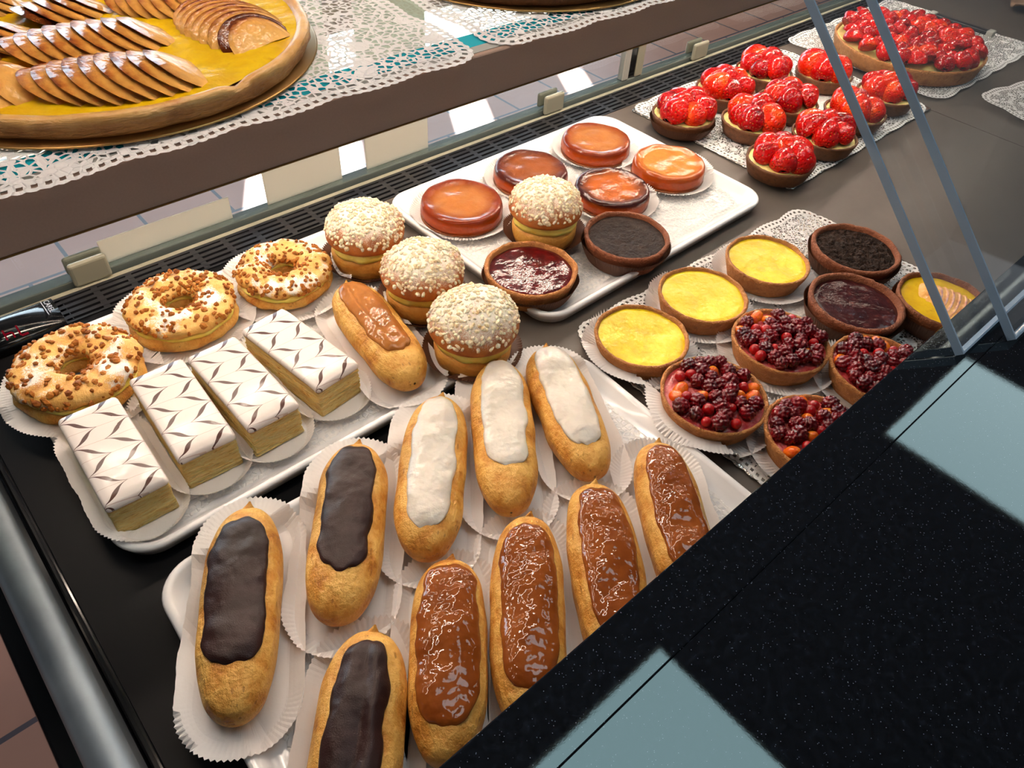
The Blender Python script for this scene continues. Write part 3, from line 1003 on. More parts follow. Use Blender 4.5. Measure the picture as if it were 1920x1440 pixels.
def cream_bun(px_base, z0, label, seed, cup_label, rz=0., tilt=0.0, k=1.0):
    p = at(px_base[0], px_base[1], z0 + .004)
    root = empty('cream_bun', (p.x, p.y, z0 + .001), rz, label, 'cream bun', 'sugar topped cream buns')
    root.scale = (k, k, k)
    R = .0325

    def d1(q, a, z):
        n1 = noise.noise(Vector((math.cos(a) * 1.4 + seed, math.sin(a) * 1.4, z * 40)))
        return (.0018 * n1 * min(1, q / .02), .0008 * n1)
    lathe('bun_base', [(.0005, 0), (R * .84, 0), (R * .94, .002), (R * 1.0, .009), (R * 1.01, .016), (R * .97, .021), (R * .85, .0225), (.0005, .0225)], 'bun_base', root, 64, d1, True, True)

    def d2(q, a, z):
        n1 = noise.noise(Vector((math.cos(a) * 3 + seed, math.sin(a) * 3, z * 60 + seed)))
        return (.0024 * n1 * min(1, q / .02), 0)
    lathe('custard_filling', [(.0005, .0215), (R * .9, .0215), (R * .99, .0225), (R * 1.02, .026), (R * 1.0, .030), (R * .9, .0325), (.0005, .0325)], 'cream_yellow', root, 64, d2, True, True)
    top = []
    RT = .0372
    for i in range(22):
        t = i / 21
        a = -PI * .30 + t * (PI * .80)
        rr_ = RT * math.cos(a) if a > 0 else RT * (.80 + .20 * math.cos(a * 1.67))
        zz = .0355 + (.0265 * math.sin(a) ** .92 if a > 0 else -.0055 * math.sin(-a * 1.67))
        top.append((max(rr_, .0004), zz))
    top = [(.0004, .0285), (RT * .7, .0285)] + top

    def d3(q, a, z):
        n1 = noise.noise(Vector((math.cos(a) * 1.2 + seed + 4, math.sin(a) * 1.2, z * 20)))
        return (.0022 * n1 * min(1, q / .02), .0012 * n1 * min(1, q / .02))
    lid = lathe('bun_top', top, 'bun', root, 72, d3, True, True)
    rnd = random.Random(seed * 7 + 1)
    pts = []
    me = lid.data
    for _ in range(2600):
        if len(pts) > 330: break
        a = rnd.uniform(0, 2 * PI); e = rnd.uniform(.12, PI / 2)
        if rnd.random() > math.cos(e) * .9 + .12: continue
        if e < .35 and rnd.random() < .5: continue
        dr, dz = d3(RT, a, .0355 + .0265 * math.sin(e))
        q = RT * math.cos(e) + dr * min(1, math.cos(e) / .5)
        P = (q * math.cos(a), q * math.sin(a), .0355 + .0265 * math.sin(e) ** .92 + dz)
        if any((P[0] - o[0][0]) ** 2 + (P[1] - o[0][1]) ** 2 + (P[2] - o[0][2]) ** 2 < .0026 ** 2 for o in pts): continue
        pts.append((P, (math.cos(a) * math.cos(e) * .7, math.sin(a) * math.cos(e) * .7, math.sin(e))))
    scatter_mesh('sugar_grains', pts, .0020, 'grain', root, seed, .8)
    # brown paper case, squarish and flared
    liner((p.x, p.y, z0), rz + .4, .0, .030, .0425, .0125, cup_label, 'brown paper cases', 'brown_paper', amp=.0013, n=90, seed=seed)
    return root


def paris_brest(px, z0, label, seed, cup_label, k=1.0):
    p = at(px[0], px[1], z0 + .018)
    root = empty('choux_ring', (p.x, p.y, z0 + .001), random.Random(seed).uniform(0, 6), label, 'choux ring', 'nut topped choux rings')
    root.scale = (k, k, k)
    R0 = .0285

    def torus(name, rw, zc, zh, mat, ampl, ph, zmin, flatten=.0):
        V = []
        nu, nv = 96, 28
        for i in range(nu):
            a = 2 * PI * i / nu
            for j in range(nv):
                b = 2 * PI * j / nv
                kx = noise.noise(Vector((math.cos(a) * 2 + seed + ph, math.sin(a) * 2, 0)))
                w = rw * (1 + .10 * kx); hh = zh * (1 + .14 * kx)
                x = R0 + .0012 * kx + w * math.cos(b); z = zc + hh * math.sin(b)
                P = Vector((x * math.cos(a), x * math.sin(a), z))
                f = noise.noise(P * 75 + Vector((seed, ph, 0))) * ampl + noise.noise(P * 170 + Vector((ph, seed, 2))) * ampl * .45
                q = Vector((math.cos(a) * math.cos(b), math.sin(a) * math.cos(b), math.sin(b)))
                P += q * f
                P.z = max(P.z, zmin)
                V.append(P)
        return mesh(name, V, gridf(nu, nv, True, True), mat, root)
    torus('choux_base', .0172, .0085, .0092, 'ring_choux', .0016, 0, 0.0)
    torus('cream_filling', .0150, .0155, .0045, 'cream_yellow', .0012, 5, .010)
    torus('choux_top', .0163, .0215, .0078, 'ring_top', .0030, 9, .0165)
    rnd = random.Random(seed * 5 + 2)
    pts = []
    for _ in range(3000):
        if len(pts) >= 190: break
        a = rnd.uniform(0, 2 * PI); b = rnd.uniform(-.05, PI + .1)
        if rnd.random() > .55 + .45 * abs(math.cos(b)): continue
        kx = noise.noise(Vector((math.cos(a) * 2 + seed + 9, math.sin(a) * 2, 0)))
        x = R0 + .0012 * kx + .0167 * (1 + .10 * kx) * math.cos(b); z = .0217 + .0082 * (1 + .14 * kx) * math.sin(b)
        P = (x * math.cos(a), x * math.sin(a), z)
        if any((P[0] - o[0][0]) ** 2 + (P[1] - o[0][1]) ** 2 + (P[2] - o[0][2]) ** 2 < .0030 ** 2 for o in pts): continue
        pts.append((P, (math.cos(a) * math.cos(b), math.sin(a) * math.cos(b), math.sin(b) + .1)))
    scatter_mesh('chopped_nuts', pts, .0022, 'nut', root, seed, .8)
    liner((p.x, p.y, ZA), 0, .0, .043, .0595, .007, cup_label, 'white paper cases under the choux rings', n=120, amp=.0016, seed=seed)
    return root


def mille_feuille(corners, z0, label, seed, cup_label, W=.0395, L=.0955):
    H = .0335
    P = [at(px, py, z0 + H) for px, py in corners]      # TL, TR, BR, BL
    c = sum((Vector((q.x, q.y)) for q in P), Vector((0, 0))) / 4
    f = (P[0] + P[1]) / 2; n = (P[2] + P[3]) / 2
    d = Vector((f.x - n.x, f.y - n.y)); rz = math.atan2(d.y, d.x) - PI / 2
    root = empty('mille_feuille', (c.x, c.y, z0 + .001), rz, label, 'mille-feuille', 'feathered mille-feuille slices')
    loops = []
    nz_ = 22
    for i in range(nz_):
        z = .0275 * i / (nz_ - 1)
        Q = rr(W - .001, L - .001, .0015, 3, 16, 36)
        ly = .0007 * math.sin(i * 2.1 + seed) + .0004 * math.sin(i * 4.7)
        Lp = []
        for x, y in Q:
            o = 1.0
            q = Vector((x, y)).normalized()
            off = ly + .0007 * noise.noise(Vector((x * 90 + seed, y * 90, i * 1.3)))
            Lp.append((x + math.copysign(off, x) * (abs(x) > W * .45), y + math.copysign(off, y) * (abs(y) > L * .47), z + .0006 * noise.noise(Vector((x * 60, y * 60, i * .6 + seed))) * (0 < i)))
        loops.append(Lp)
    loft('pastry_layers', loops, 'mille', root)
    loops = []
    for o, z in ((-.004, .0268), (.0002, .0270), (.0009, .0285), (.0009, .0303), (.0002, .0318), (-.0015, .0326), (-.008, .0328)):
        Q = rr(W + 2 * o, L + 2 * o, max(.0022 + o, .0008), 3, 16, 36)
        loops.append([(x, y, z + .0009 * noise.noise(Vector((x * 45 + seed, y * 45, 3))) - (.0009 if abs(y) > L * .47 and .028 < z < .0325 else 0)) for x, y in Q])
    loft('fondant_icing', loops, 'feather', root)
    liner((c.x, c.y, z0), rz, L / 2 - .0115, W / 2 + .0045, W / 2 + .0115, .0075, cup_label, 'white paper cases under the mille-feuilles', n=64, amp=.0022, seed=seed, side=.12)
    return root


def apple_slice(root, loc, rz, lean, L, Hh, seed, mat='apple', name='apple_slice', th=.0040):
    """half-moon slice standing on its cut edge, leaning over its neighbour"""
    nu, nv = 17, 6
    V, A = [], []
    for side in (1, -1):
        for i in range(nu):
            a = PI * i / (nu - 1)
            for j in range(nv):
                f = j / (nv - 1)
                t = th * .5 * math.sqrt(max(0.0, 1 - f ** 6)) + .0001
                bow = .0018 * (1 - (math.cos(a) * f) ** 2)
                V.append((side * t + bow + .0005 * noise.noise(Vector((i * .4, f * 3, seed))), L * .5 * math.cos(a) * f, Hh * math.sin(a) ** .85 * f if 0 < i < nu - 1 else 0))
                A.append(f * math.sin(a) ** .4 if 0 < i < nu - 1 else f * .4)
    F = gridf(nu, nv) + [f[::-1] for f in gridf(nu, nv, off=nu * nv)]
    for i in range(nu - 1):
        a = i * nv + nv - 1; b = a + nv; o = nu * nv
        F.append((a, a + o, b + o, b))
    o = mesh(name, V, F, mat, root, True, {'rim': A})
    o.location = loc
    o.rotation_euler = Matrix.Rotation(rz, 4, 'Z').to_3x3().to_4x4().to_euler()
    o.rotation_euler = (Matrix.Rotation(rz, 3, 'Z') @ Matrix.Rotation(lean, 3, 'Y')).to_euler()
    return o


def apple_tart(c, z0, r, label, fans, seed, crust='puff', full=True):
    root = empty('apple_tart', (c[0], c[1], z0), 0, label, 'apple tart', 'large apple tarts on the glass shelf')
    h = .0118
    prof = [(.001, 0), (r * .95, 0), (r * .975, .0006), (r * .99, .003), (r * .996, .006), (r, .0088), (r * .994, .0108), (r * .978, h), (r * .955, h - .0002), (r * .938, h - .0016), (r * .93, .0075), (.001, .006)]

    def dsp(q, a, z):
        k = noise.noise(Vector((math.cos(a) * 2 + seed, math.sin(a) * 2, seed)))
        k2 = noise.noise(Vector((math.cos(a) * 7 + seed, math.sin(a) * 7, z * 120)))
        f = noise.noise(Vector((math.cos(a) * 22, math.sin(a) * 22, z * 320 + seed)))
        o = q > r * .85
        notch = math.exp(-((((a - 4.95 + PI) % (2 * PI)) - PI) / .05) ** 2) * .003
        return ((.0026 * k + .0012 * k2 + (.0016 * f if .001 < z < .0095 else 0)) * o, ((.0012 * k + .0009 * k2 - notch) * (z > .009)) * o)
    lathe('pastry_crust', prof, crust, root, 150, dsp, True, True)

    def dc(q, a, z):
        x, y = q * math.cos(a), q * math.sin(a)
        return (0, .0016 * noise.noise(Vector((x * 35, y * 35, seed))) + .0006 * noise.noise(Vector((x * 120, y * 120, seed))))
    lathe('custard', [(max(.0005, r * .932 * k / 24), .0090) for k in range(24, -1, -1)], 'custard', root, 100, dc, True, False)
    for (x, y, rz, n, step, L, Hh, burnt) in fans:
        d = Vector((math.cos(rz), math.sin(rz)))
        for k in range(n):
            t = k - (n - 1) / 2
            s = 1 - .35 * abs(t / (n / 2)) ** 2
            apple_slice(root, (x + d.x * step * t, y + d.y * step * t, .0068), rz + .035 * t, -1.12 + .02 * t, L * s, Hh * (.82 + .18 * s), seed + k + x * 100, 'apple_burnt' if (burnt == 2 or (burnt == 1 and k < 1) or (burnt == 3 and k == n - 2)) else 'apple')
    return root


# ================================================================== the display case
case = empty('display_case', (0, 0, 0), 0, 'brown lacquered display case floor and body carrying all the trays', 'display case')
box('deck_panel', (.3442, -.06, -.012), (1.1342, .612, 0), 'deck', case)
box('deck_panel', (1.1352, -.06, -.012), (2.2, .612, 0), 'deck', case)
box('deck_edge_shade', (-.034, -.06, -.012), (.344, .6115, -.0001), 'black_deck_shade', case)  # black sheet, carried into the tray gap to paint the shade there
box('side_lip', (-.0395, -.06, -.012), (-.0342, .66, .004), 'black_gloss', case, .0015)
box('side_step', (-.0465, -.06, -.012), (-.040, .66, .012), 'black_gloss', case, .002)
box('side_channel', (-.075, -.06, -.03), (-.047, .66, .016), 'black_gloss', case, .002)
box('trough', (.06, .6125, -.075), (2.2, .6525, -.05), 'black_plastic', case)
box('back_rail', (-.034, .6522, -.012), (2.2, .6575, .0008), 'beige_plastic', case)
box('back_channel', (-.034, .6612, -.03), (2.2, .676, .006), 'channel', case, .001)
box('case_body', (-.07, -.05, -.88), (2.2, .672, -.076), 'black_plastic', case)
# rounded aluminium side profile, nearer and higher than the deck
V = []
for k in range(21):
    a = PI * (-.15 + 1.3 * k / 20)
    V.append((-.0505 + .0105 * math.cos(a), .0415 + .0105 * math.sin(a) * .8))
n_ = len(V)
prof = [(-.0395, .018)] + V + [(-.0615, .018)]
vv = [(x, -.06, z) for x, z in prof] + [(x, .66, z) for x, z in prof]
n_ = len(prof)
sr = mesh('side_rail', vv, [(i, (i + 1) % n_, n_ + (i + 1) % n_, n_ + i) for i in range(n_)] + [list(range(n_)), list(range(n_, 2 * n_))[::-1]], 'alu', None, True)
tag(sr, 'rounded brushed aluminium rail along the left end of the case', 'rail')

# ventilation grille with real slots
bars = bmesh.new()


def gbox(lo, hi):
    r_ = bmesh.ops.create_cube(bars, size=1.0)
    for v in r_['verts']:
        v.co = Vector([(a + b) / 2 + q * (b - a) for a, b, q in zip(lo, hi, v.co)])


ys = [.6125 + .0079 * k for k in range(6)]
for y in ys[:-1]:
    gbox((-.034, y - .0022 if y > .613 else .6122, -.006), (2.2, y + .0024, .0006))
gbox((-.034, .6488, -.006), (2.2, .6520, .0006))
x = .0585
gbox((-.034, .6125, -.006), (.0605, .652, .0005))
while x < 2.2:
    gbox((x - .0028, .6125, -.006), (x + .0028, .652, .0005)); x += .03165
me = bpy.data.meshes.new('vent_grille'); bars.to_mesh(me); bars.free(); me.materials.append(MAT['black_plastic'])
tag(link(bpy.data.objects.new('vent_grille', me)), 'long black slotted ventilation grille along the foot of the front glass', 'grille')

# front glass, posts and clamps
g1 = box('front_glass', (-.03, .6615, .0064), (.822, .6675, .55), 'glass')
tag(g1, 'long clear front pane behind the choux rings and tatins, left of the joint', 'glass pane')
g2 = box('front_glass', (.866, .6615, .0064), (2.2, .6675, .55), 'glass')
tag(g2, 'clear front pane behind the strawberry tartlets, right of the joint', 'glass pane')
j = empty('joint_post', (.844, .6645, 0), 0, 'pair of slim pale uprights where the two front panes meet', 'post')
box('upright', (-.021, -.004, .0066), (-.009, .006, .55), 'ledge', j, .001)
box('upright', (.006, -.004, .0066), (.0205, .006, .55), 'beige_plastic', j, .001)
box('seal', (-.0088, -.002, .0066), (.0058, .004, .55), 'black_gloss', j)
for cx, lab in ((.0945, 'grey glass clamp behind the first choux ring, left end of the front glass'), (.686, 'grey glass clamp on the front glass behind the topmost tatin'), (.9925, 'grey glass clamp on the front glass behind the strawberry tartlets')):
    c = empty('glass_clamp', (cx, .664, .0008), 0, lab, 'clamp', 'clamps holding the front glass')
    box('clamp_jaw', (-.017, -.0095, 0), (.017, -.0032, .0245), 'beige_plastic', c, .003, 3)
    box('clamp_jaw', (-.017, .0042, .0058), (.017, .0095, .0245), 'beige_plastic', c, .003, 3)

# backs of the signs that hang on the customers' side of the glass
def sign(x0, x1, z0, z1, lab, y=.6695):
    o = box('sign_card', (x0, y, z0), (x1, y + .0016, z1), 'card')
    return tag(o, lab, 'sign')


sign(.111, .240, .006, .030, 'low beige label strip standing along the front glass beside the left clamp')
sign(.280, .371, .006, .21, 'plain back of a beige sign on the front glass, nearer the label strip')
sign(.404, .490, .006, .21, 'plain back of a beige sign on the front glass, left of the sunlit floor patch')

# thermometer
t = empty('temperature_display', (.0, .6005, .0006), 0, 'black temperature display bar with red digits beside the grille', 'temperature display')
prof = []
for k in range(13):
    a = PI * k / 12
    prof.append((.0005 + .0215 + .0215 * math.cos(a), .0008 + .015 * math.sin(a) ** .75))
n_ = len(prof)
extrude_x('housing', prof, -.033, .0535, 'black_gloss', t, True)


def seg_digit(x, y, on):
    """seven-segment figure on the staff-side slope; u runs along +x, v up the slope"""
    S = {'a': ((0, 1), (1, 1)), 'b': ((1, .5), (1, 1)), 'c': ((1, 0), (1, .5)), 'd': ((0, 0), (1, 0)), 'e': ((0, 0), (0, .5)), 'f': ((0, .5), (0, 1)), 'g': ((0, .5), (1, .5))}
    bm = bmesh.new()
    w, h, t_ = .0058, .0100, .0014
    for q in on:
        (u0, v0), (u1, v1) = S[q]
        lo = (min(u0, u1) * w - t_ / 2 + (.0009 if u0 != u1 else 0), min(v0, v1) * h - t_ / 2 + (.0009 if v0 != v1 else 0))
        hi = (max(u0, u1) * w + t_ / 2 - (.0009 if u0 != u1 else 0), max(v0, v1) * h + t_ / 2 - (.0009 if v0 != v1 else 0))
        vs = []
        for (u, v) in ((lo[0], lo[1]), (hi[0], lo[1]), (hi[0], hi[1]), (lo[0], hi[1])):
            yy = y + v
            s = max(-1, min(1, (yy - .022) / .0215)); zz = .0011 + .015 * (1 - s * s) ** .375
            vs.append(bm.verts.new((x + u, yy, zz)))
        bm.faces.new(vs)
    me_ = bpy.data.meshes.new('red_digit'); bm.to_mesh(me_); bm.free(); me_.materials.append(MAT['red_led'])
    o = bpy.data.objects.new('red_digit', me_)
    return link(o, t)


seg_digit(.0085, .0045, 'fgce')
seg_digit(.0190, .0045, 'fed')
cu = bpy.data.curves.new('maker_logo', 'FONT'); cu.body = 'CAREL'; cu.size = .0062; cu.align_x = 'CENTER'; cu.extrude = .0001
cu.materials.append(MAT['logo'])
lg = bpy.data.objects.new('maker_logo', cu); lg.location = (.0465, .0225, .0160); lg.rotation_euler = (0, 0, -PI / 2)
COL.objects.link(lg); bpy.context.view_layer.update()
lm = bpy.data.meshes.new_from_object(lg.evaluated_get(bpy.context.evaluated_depsgraph_get()))
ll, lr = lg.location.copy(), lg.rotation_euler.copy()
bpy.data.objects.remove(lg)
lg = bpy.data.objects.new('maker_logo', lm); lg.location = ll; lg.rotation_euler = lr; link(lg, t)
box('logo_underline', (.0445, .0115, .0152), (.0451, .0325, .0160), 'logo', t)

# glass shelf with its brown front
SZ = .27
sh = empty('glass_shelf', (0, .342, SZ), 0, 'glass shelf with wide brown front edge above the lower trays', 'shelf')
SX0, SX1 = -.25, 1.9
box('shelf_front', (SX0, 0, -.027), (SX1, .0045, -.0004), 'fascia', sh, .0006, 1)
box('front_lip', (SX0, -.0006, -.0274), (SX1, .0045, -.0268), 'gold', sh)
box('ledge_strip', (SX0, .0046, -.006), (SX1, .0125, -.0004), 'ledge', sh)
box('edge_strip', (SX0, .0126, -.006), (SX1, .0285, -.0004), 'teal_edge', sh)
box('glass_panel', (SX0, .0286, -.006), (SX1, .295, -.0004), 'shelf_glass', sh)

# warm lamp strip under the back of the shelf
LY = .600
lamp = empty('lamp_strip', (0, LY, .262), 0, 'slim warm lamp strip under the back edge of the glass shelf', 'lamp')
box('lamp_housing', (-.03, -.008, -.004), (1.62, .008, .0015), 'ledge', lamp, .001)
la = bpy.data.lights.new('lamp_tube', 'AREA'); la.shape = 'RECTANGLE'; la.size = 1.62; la.size_y = .012; la.energy = 6.3; la.color = (1.0, .81, .65)
lo = bpy.data.objects.new('lamp_tube', la); lo.location = (.79, LY, .2565); lo.rotation_euler = (math.radians(-28), 0, 0); link(lo)

fl_ = bpy.data.lights.new('lamp_tube', 'AREA'); fl_.shape = 'RECTANGLE'; fl_.size = 1.62; fl_.size_y = .008; fl_.energy = 1.15; fl_.color = (1.0, .81, .65)
fo_ = bpy.data.objects.new('lamp_tube', fl_); fo_.location = (.79, .353, .2455); fo_.rotation_euler = (math.radians(8), 0, 0); link(fo_)
lamp2 = empty('lamp_strip', (0, .353, .2465), 0, 'slim warm lamp strip tucked behind the brown shelf front', 'lamp')
box('lamp_housing', (-.03, -.006, 0), (1.62, .006, .006), 'ledge', lamp2, .001)

# granite worktop, staff side
GZ = .13
gr = empty('granite_counter', (0, 0, GZ), 0, 'polished black granite worktop on the staff side, mirroring the ceiling lights', 'worktop')
box('granite_strip', (-.25, .05078, -.03), (2.4, .0824, 0), 'granite', gr, .0008, 2)
box('granite_slab', (-.25, -.6, -.03), (2.4, .05072, 0), 'granite', gr, .00012, 1)
box('inner_wall', (-.031, .045, -.1296), (2.4, .0505, -.031), 'black_plastic', gr)


def slide_door(x0, y0, lab):
    d = empty('sliding_glass_door', (x0, y0, GZ + .0006), 0, lab, 'glass door', 'slanted sliding doors on the worktop')
    ang = math.atan2(.371, .401)
    L, T = .52, .0056
    dy, dz = math.cos(ang), math.sin(ang)
    ny, nz_ = -math.sin(ang), math.cos(ang)

    def slab(name, xa, xb, s0, s1, t0, t1, m):
        V = []
        for xx in (xa, xb):
            for s, t_ in ((s0, t0), (s1, t0), (s1, t1), (s0, t1)):
                V.append((xx, dy * s + ny * t_, max(0.0, dz * s + nz_ * t_)))
        mesh(name, V, [(0, 1, 2, 3), (7, 6, 5, 4), (0, 4, 5, 1), (1, 5, 6, 2), (2, 6, 7, 3), (3, 7, 4, 0)], m, d, False)
    slab('pane', .0016, 1.3, .0016, L, 0, T, 'door_glass')
    slab('polished_side', 0, .0015, 0, L, 0, T, 'door_edge')
    slab('polished_foot', .0016, 1.3, 0, .0014, 0, T, 'door_edge')
    return d


slide_door(.465, .0625, 'slanted glass sliding door pane whose edge comes down beside the apple tartlet')
slide_door(.5085, .0467, 'slanted glass sliding door pane set further right and nearer the viewer')

# ================================================================== room
fl = box('floor', (-4, -3, -.92), (7, 4.1, -.9), 'tiles'); tag(fl, 'brown rectangular floor tiles with dark joints', 'floor', kind='structure')
ce = box('ceiling', (-4, -3, 1.72), (7, 4.1, 1.80), 'ceiling'); tag(ce, 'dark ceiling', 'ceiling', kind='structure')
wf = bmesh.new()


def wbox(x0, x1, z0, z1):
    r_ = bmesh.ops.create_cube(wf, size=1.0)
    for v in r_['verts']:
        v.co = Vector([(a + b) / 2 + q * (b - a) for a, b, q in zip((x0, 4.0, z0), (x1, 4.03, z1), v.co)])


wbox(-4, 7, -.9, .1); wbox(-4, 7, 1.0, 1.15); wbox(-4, -1, .1, 1.0); wbox(5, 7, .1, 1.0); wbox(-4, 7, 1.66, 1.72)  # sun openings shaped to drop floor patches; low opening added for the area light
for a, b in ((-4, 1.90), (2.02, 2.25), (2.36, 2.76), (2.95, 3.35), (3.5, 7)):
    wbox(a, b, 1.15, 1.376)
wbox(-4, 1.86, 1.376, 1.66); wbox(4.6, 7, 1.376, 1.66)
me = bpy.data.meshes.new('wall_front'); wf.to_mesh(me); wf.free(); me.materials.append(MAT['white_wall'])
tag(link(bpy.data.objects.new('wall_front', me)), 'unseen shop front wall, openings shaped for the sun patches', 'wall', kind='structure')
tag(box('added_window_1', (-1, 4.012, .1), (5, 4.018, 1.0), 'glass'), 'wide low window added in the unseen shop front wall', 'window', kind='structure')  # unseen low window, added around the daylight area light
tag(box('trim_1', (-1, 3.985, .07), (5, 4.04, .1), 'ledge'), 'pale sill below the added low window', 'sill', kind='structure')
tag(box('blocker_wall_right', (6.5, -3, -.9), (6.55, 4, 1.72), 'ceiling'), 'unseen dark wall added to block bright reflections from the side', 'wall', kind='structure')  # unseen wall added to keep bright side light out of the glazes
for cx, cy, lab in ((.66, .038, 'square ceiling light panel mirrored in the granite near the eclairs'), (2.47, .038, 'square ceiling light panel mirrored in the granite near the glass doors'),
                    (.66, -1.78, 'added ceiling light panel behind the viewer, brightening the shelf front'), (2.47, -1.78, 'added ceiling light panel over the staff side, further along the counter')):  # these two unseen panels are added to brighten the brown shelf front
    l = empty('ceiling_light', (cx, cy, 1.70), 0, lab, 'ceiling light', 'ceiling light panels')
    box('light_panel', (-.3, -.3, 0), (.3, .3, .004), 'panel_light', l)
    box('light_frame', (-.31, -.31, .0042), (.31, .31, .019), 'ledge', l)

# ================================================================== trays, boards, doilies
T = .0002
melamine_tray((.1725, .4615, T), 0, .347, .249, 'white melamine tray under the choux rings and mille-feuilles')
melamine_tray((.5485, .4715, T), .012, .346, .256, 'white melamine tray under the glazed tatins')
melamine_tray((.1845, .189, T), -.04, .368, .249, 'white melamine tray under the chocolate, white and caramel eclairs')
G = 'paper lace doilies under the pastries'
doily((.174, .4605, .0047), 0, .305, .205, 'white lace doily on the tray under the choux rings', G, seed=2)
doily((.5485, .4715, .0047), .012, .305, .214, 'white lace doily on the tray under the tatins', G, seed=3)
doily((.187, .189, .0047), -.04, .325, .205, 'white lace doily on the tray under the long eclairs', G, seed=4)
silver_board((.571, .190, T), -.01, .366, .246, 'silver cardboard tray under the lemon and berry tarts')
doily((.571, .192, .0028), -.03, .356, .262, 'white lace doily on silver board under the lemon tarts', G, seed=5, mat='doily_fine')
silver_board((.955, .476, T), .01, .358, .252, 'silver cardboard tray under the strawberry tartlets')
doily((.956, .478, .0028), .01, .352, .250, 'white lace doily on silver board under the strawberry tartlets', G, seed=6, mat='doily_fine')
silver_board((1.375, .478, T), 0, .27, .22, 'silver cardboard tray under the large strawberry tart')
doily((1.337, .487, .0028), .0, .342, .262, 'white lace doily under the large round strawberry tart', G, seed=7, mat='doily_fine', lift=.002)
silver_board((1.385, .192, .0004), -.18, .25, .15, 'silver cardboard tray under the empty looking right-hand doily')
doily((1.364, .196, .0034), -.18, .34, .20, 'white lace doily with lifted corner on bare floor right of the strawberry tartlets', G, seed=8, mat='doily_fine', lift=.012)
G2 = 'lace doilies on the glass shelf'
doily((.128, .4815, SZ + .0003), 0, .325, .281, 'white lace doily on the glass shelf under the left apple tart', G2, seed=9, wave=.0006)
doily((.462, .4815, SZ + .0003), 0, .306, .281, 'white lace doily on the glass shelf under the right apple tart', G2, seed=10, wave=.0006)

# ================================================================== pastries on the tray at the glass
paris_brest((147, 694), ZA + .003, 'nut topped choux ring at the tray corner, leftmost of the three rings', 1, 'white paper case under the leftmost choux ring', 1.02)
paris_brest((341, 575), ZA, 'nut topped choux ring with wide open hole, middle of the three rings', 2, 'white paper case under the middle choux ring', .98)
paris_brest((532, 509), ZA, 'nut topped choux ring beside the first cream bun, rightmost of the three rings', 3, 'white paper case under the rightmost choux ring', .93)
mille_feuille([(100, 787), (222, 742), (313, 895), (195, 952)], ZA, 'feathered mille-feuille nearest the tray corner, leftmost of four', 1, 'white paper case under the leftmost mille-feuille')
mille_feuille([(236, 712), (345, 671), (442, 812), (330, 862)], ZA, 'feathered mille-feuille slice, second from the left of four', 2, 'white paper case under the second mille-feuille from the left')
mille_feuille([(352, 672), (437, 626), (560, 757), (466, 803)], ZA, 'feathered mille-feuille slice with chipped edge, third from the left', 3, 'white paper case under the third mille-feuille from the left')
mille_feuille([(450, 620), (530, 572), (668, 682), (600, 728)], ZA, 'feathered mille-feuille slice beside the coffee eclair, rightmost of four', 4, 'white paper case under the mille-feuille beside the coffee eclair')
eclair((648, 548), (778, 722), .0475, 'ice_coffee', 'eclair with matt coffee icing between mille-feuille and cream buns', 'eclairs in the case', 'white paper case under the coffee eclair', ZA, seed=1.3, groove=.0016, th=.62, s0=-.66, s1=.93)
cream_bun((690, 487), ZA, 'sugar topped cream bun against the grille, farthest left of the buns', 1, 'brown paper case under the farthest left cream bun', .3)
cream_bun((795, 566), ZA, 'sugar topped cream bun in the middle of the row of three', 2, 'brown paper case under the middle cream bun', 1.2)
cream_bun((886, 663), ZA, 'sugar topped cream bun at the tray corner beside the white eclairs', 3, 'brown paper case under the cream bun beside the white eclairs', 2.0, 0, 1.02)

# ================================================================== tray with the tatins
cream_bun((1019, 440), ZA, 'sugar topped cream bun standing among the tatins', 4, 'brown paper case under the cream bun among the tatins', 2.7)
tatin((1119, 258), .0415, ZA, 'tatin', 'glazed brown tatin at the top corner of the tray by the grille', 1, 'white paper case under the topmost tatin')
tatin((1256, 301), .0425, ZA, 'tatin_bright', 'bright orange glazed tatin on the right of the tray', 2, 'white paper case under the bright orange tatin')
tatin((1149, 347), .0418, ZA, 'tatin_dark', 'glazed tatin with burnt dark rim behind the chocolate tart', 3, 'white paper case under the burnt rimmed tatin')
tatin((996, 312), .0418, ZA, 'tatin_brown', 'dark brown glazed tatin half hidden behind the cream bun', 4, 'white paper case under the dark brown tatin')
tatin((866, 374), .0435, ZA, 'tatin', 'amber glazed tatin between two cream buns, leftmost of five', 5, 'white paper case under the leftmost tatin')
GT = 'dark filled tarts'
tart((1176, 439), .0428, .0245, ZA, 'crust_red', 'choc_ganache', 'dark chocolate tart in brown paper on the white tray', GT, 'chocolate_tart', 'brown', 'brown paper case around the chocolate tart on the white tray', 11, 'chocolate tart', .0042, .86, 0, .0008)
tart((996, 501), .0437, .0235, ZA, 'crust', 'jam', 'shiny dark red jam tart between the cream buns', GT, 'jam_tart', 'brown', 'brown paper case behind the dark red jam tart', 12, 'jam tart', .0042, .84)

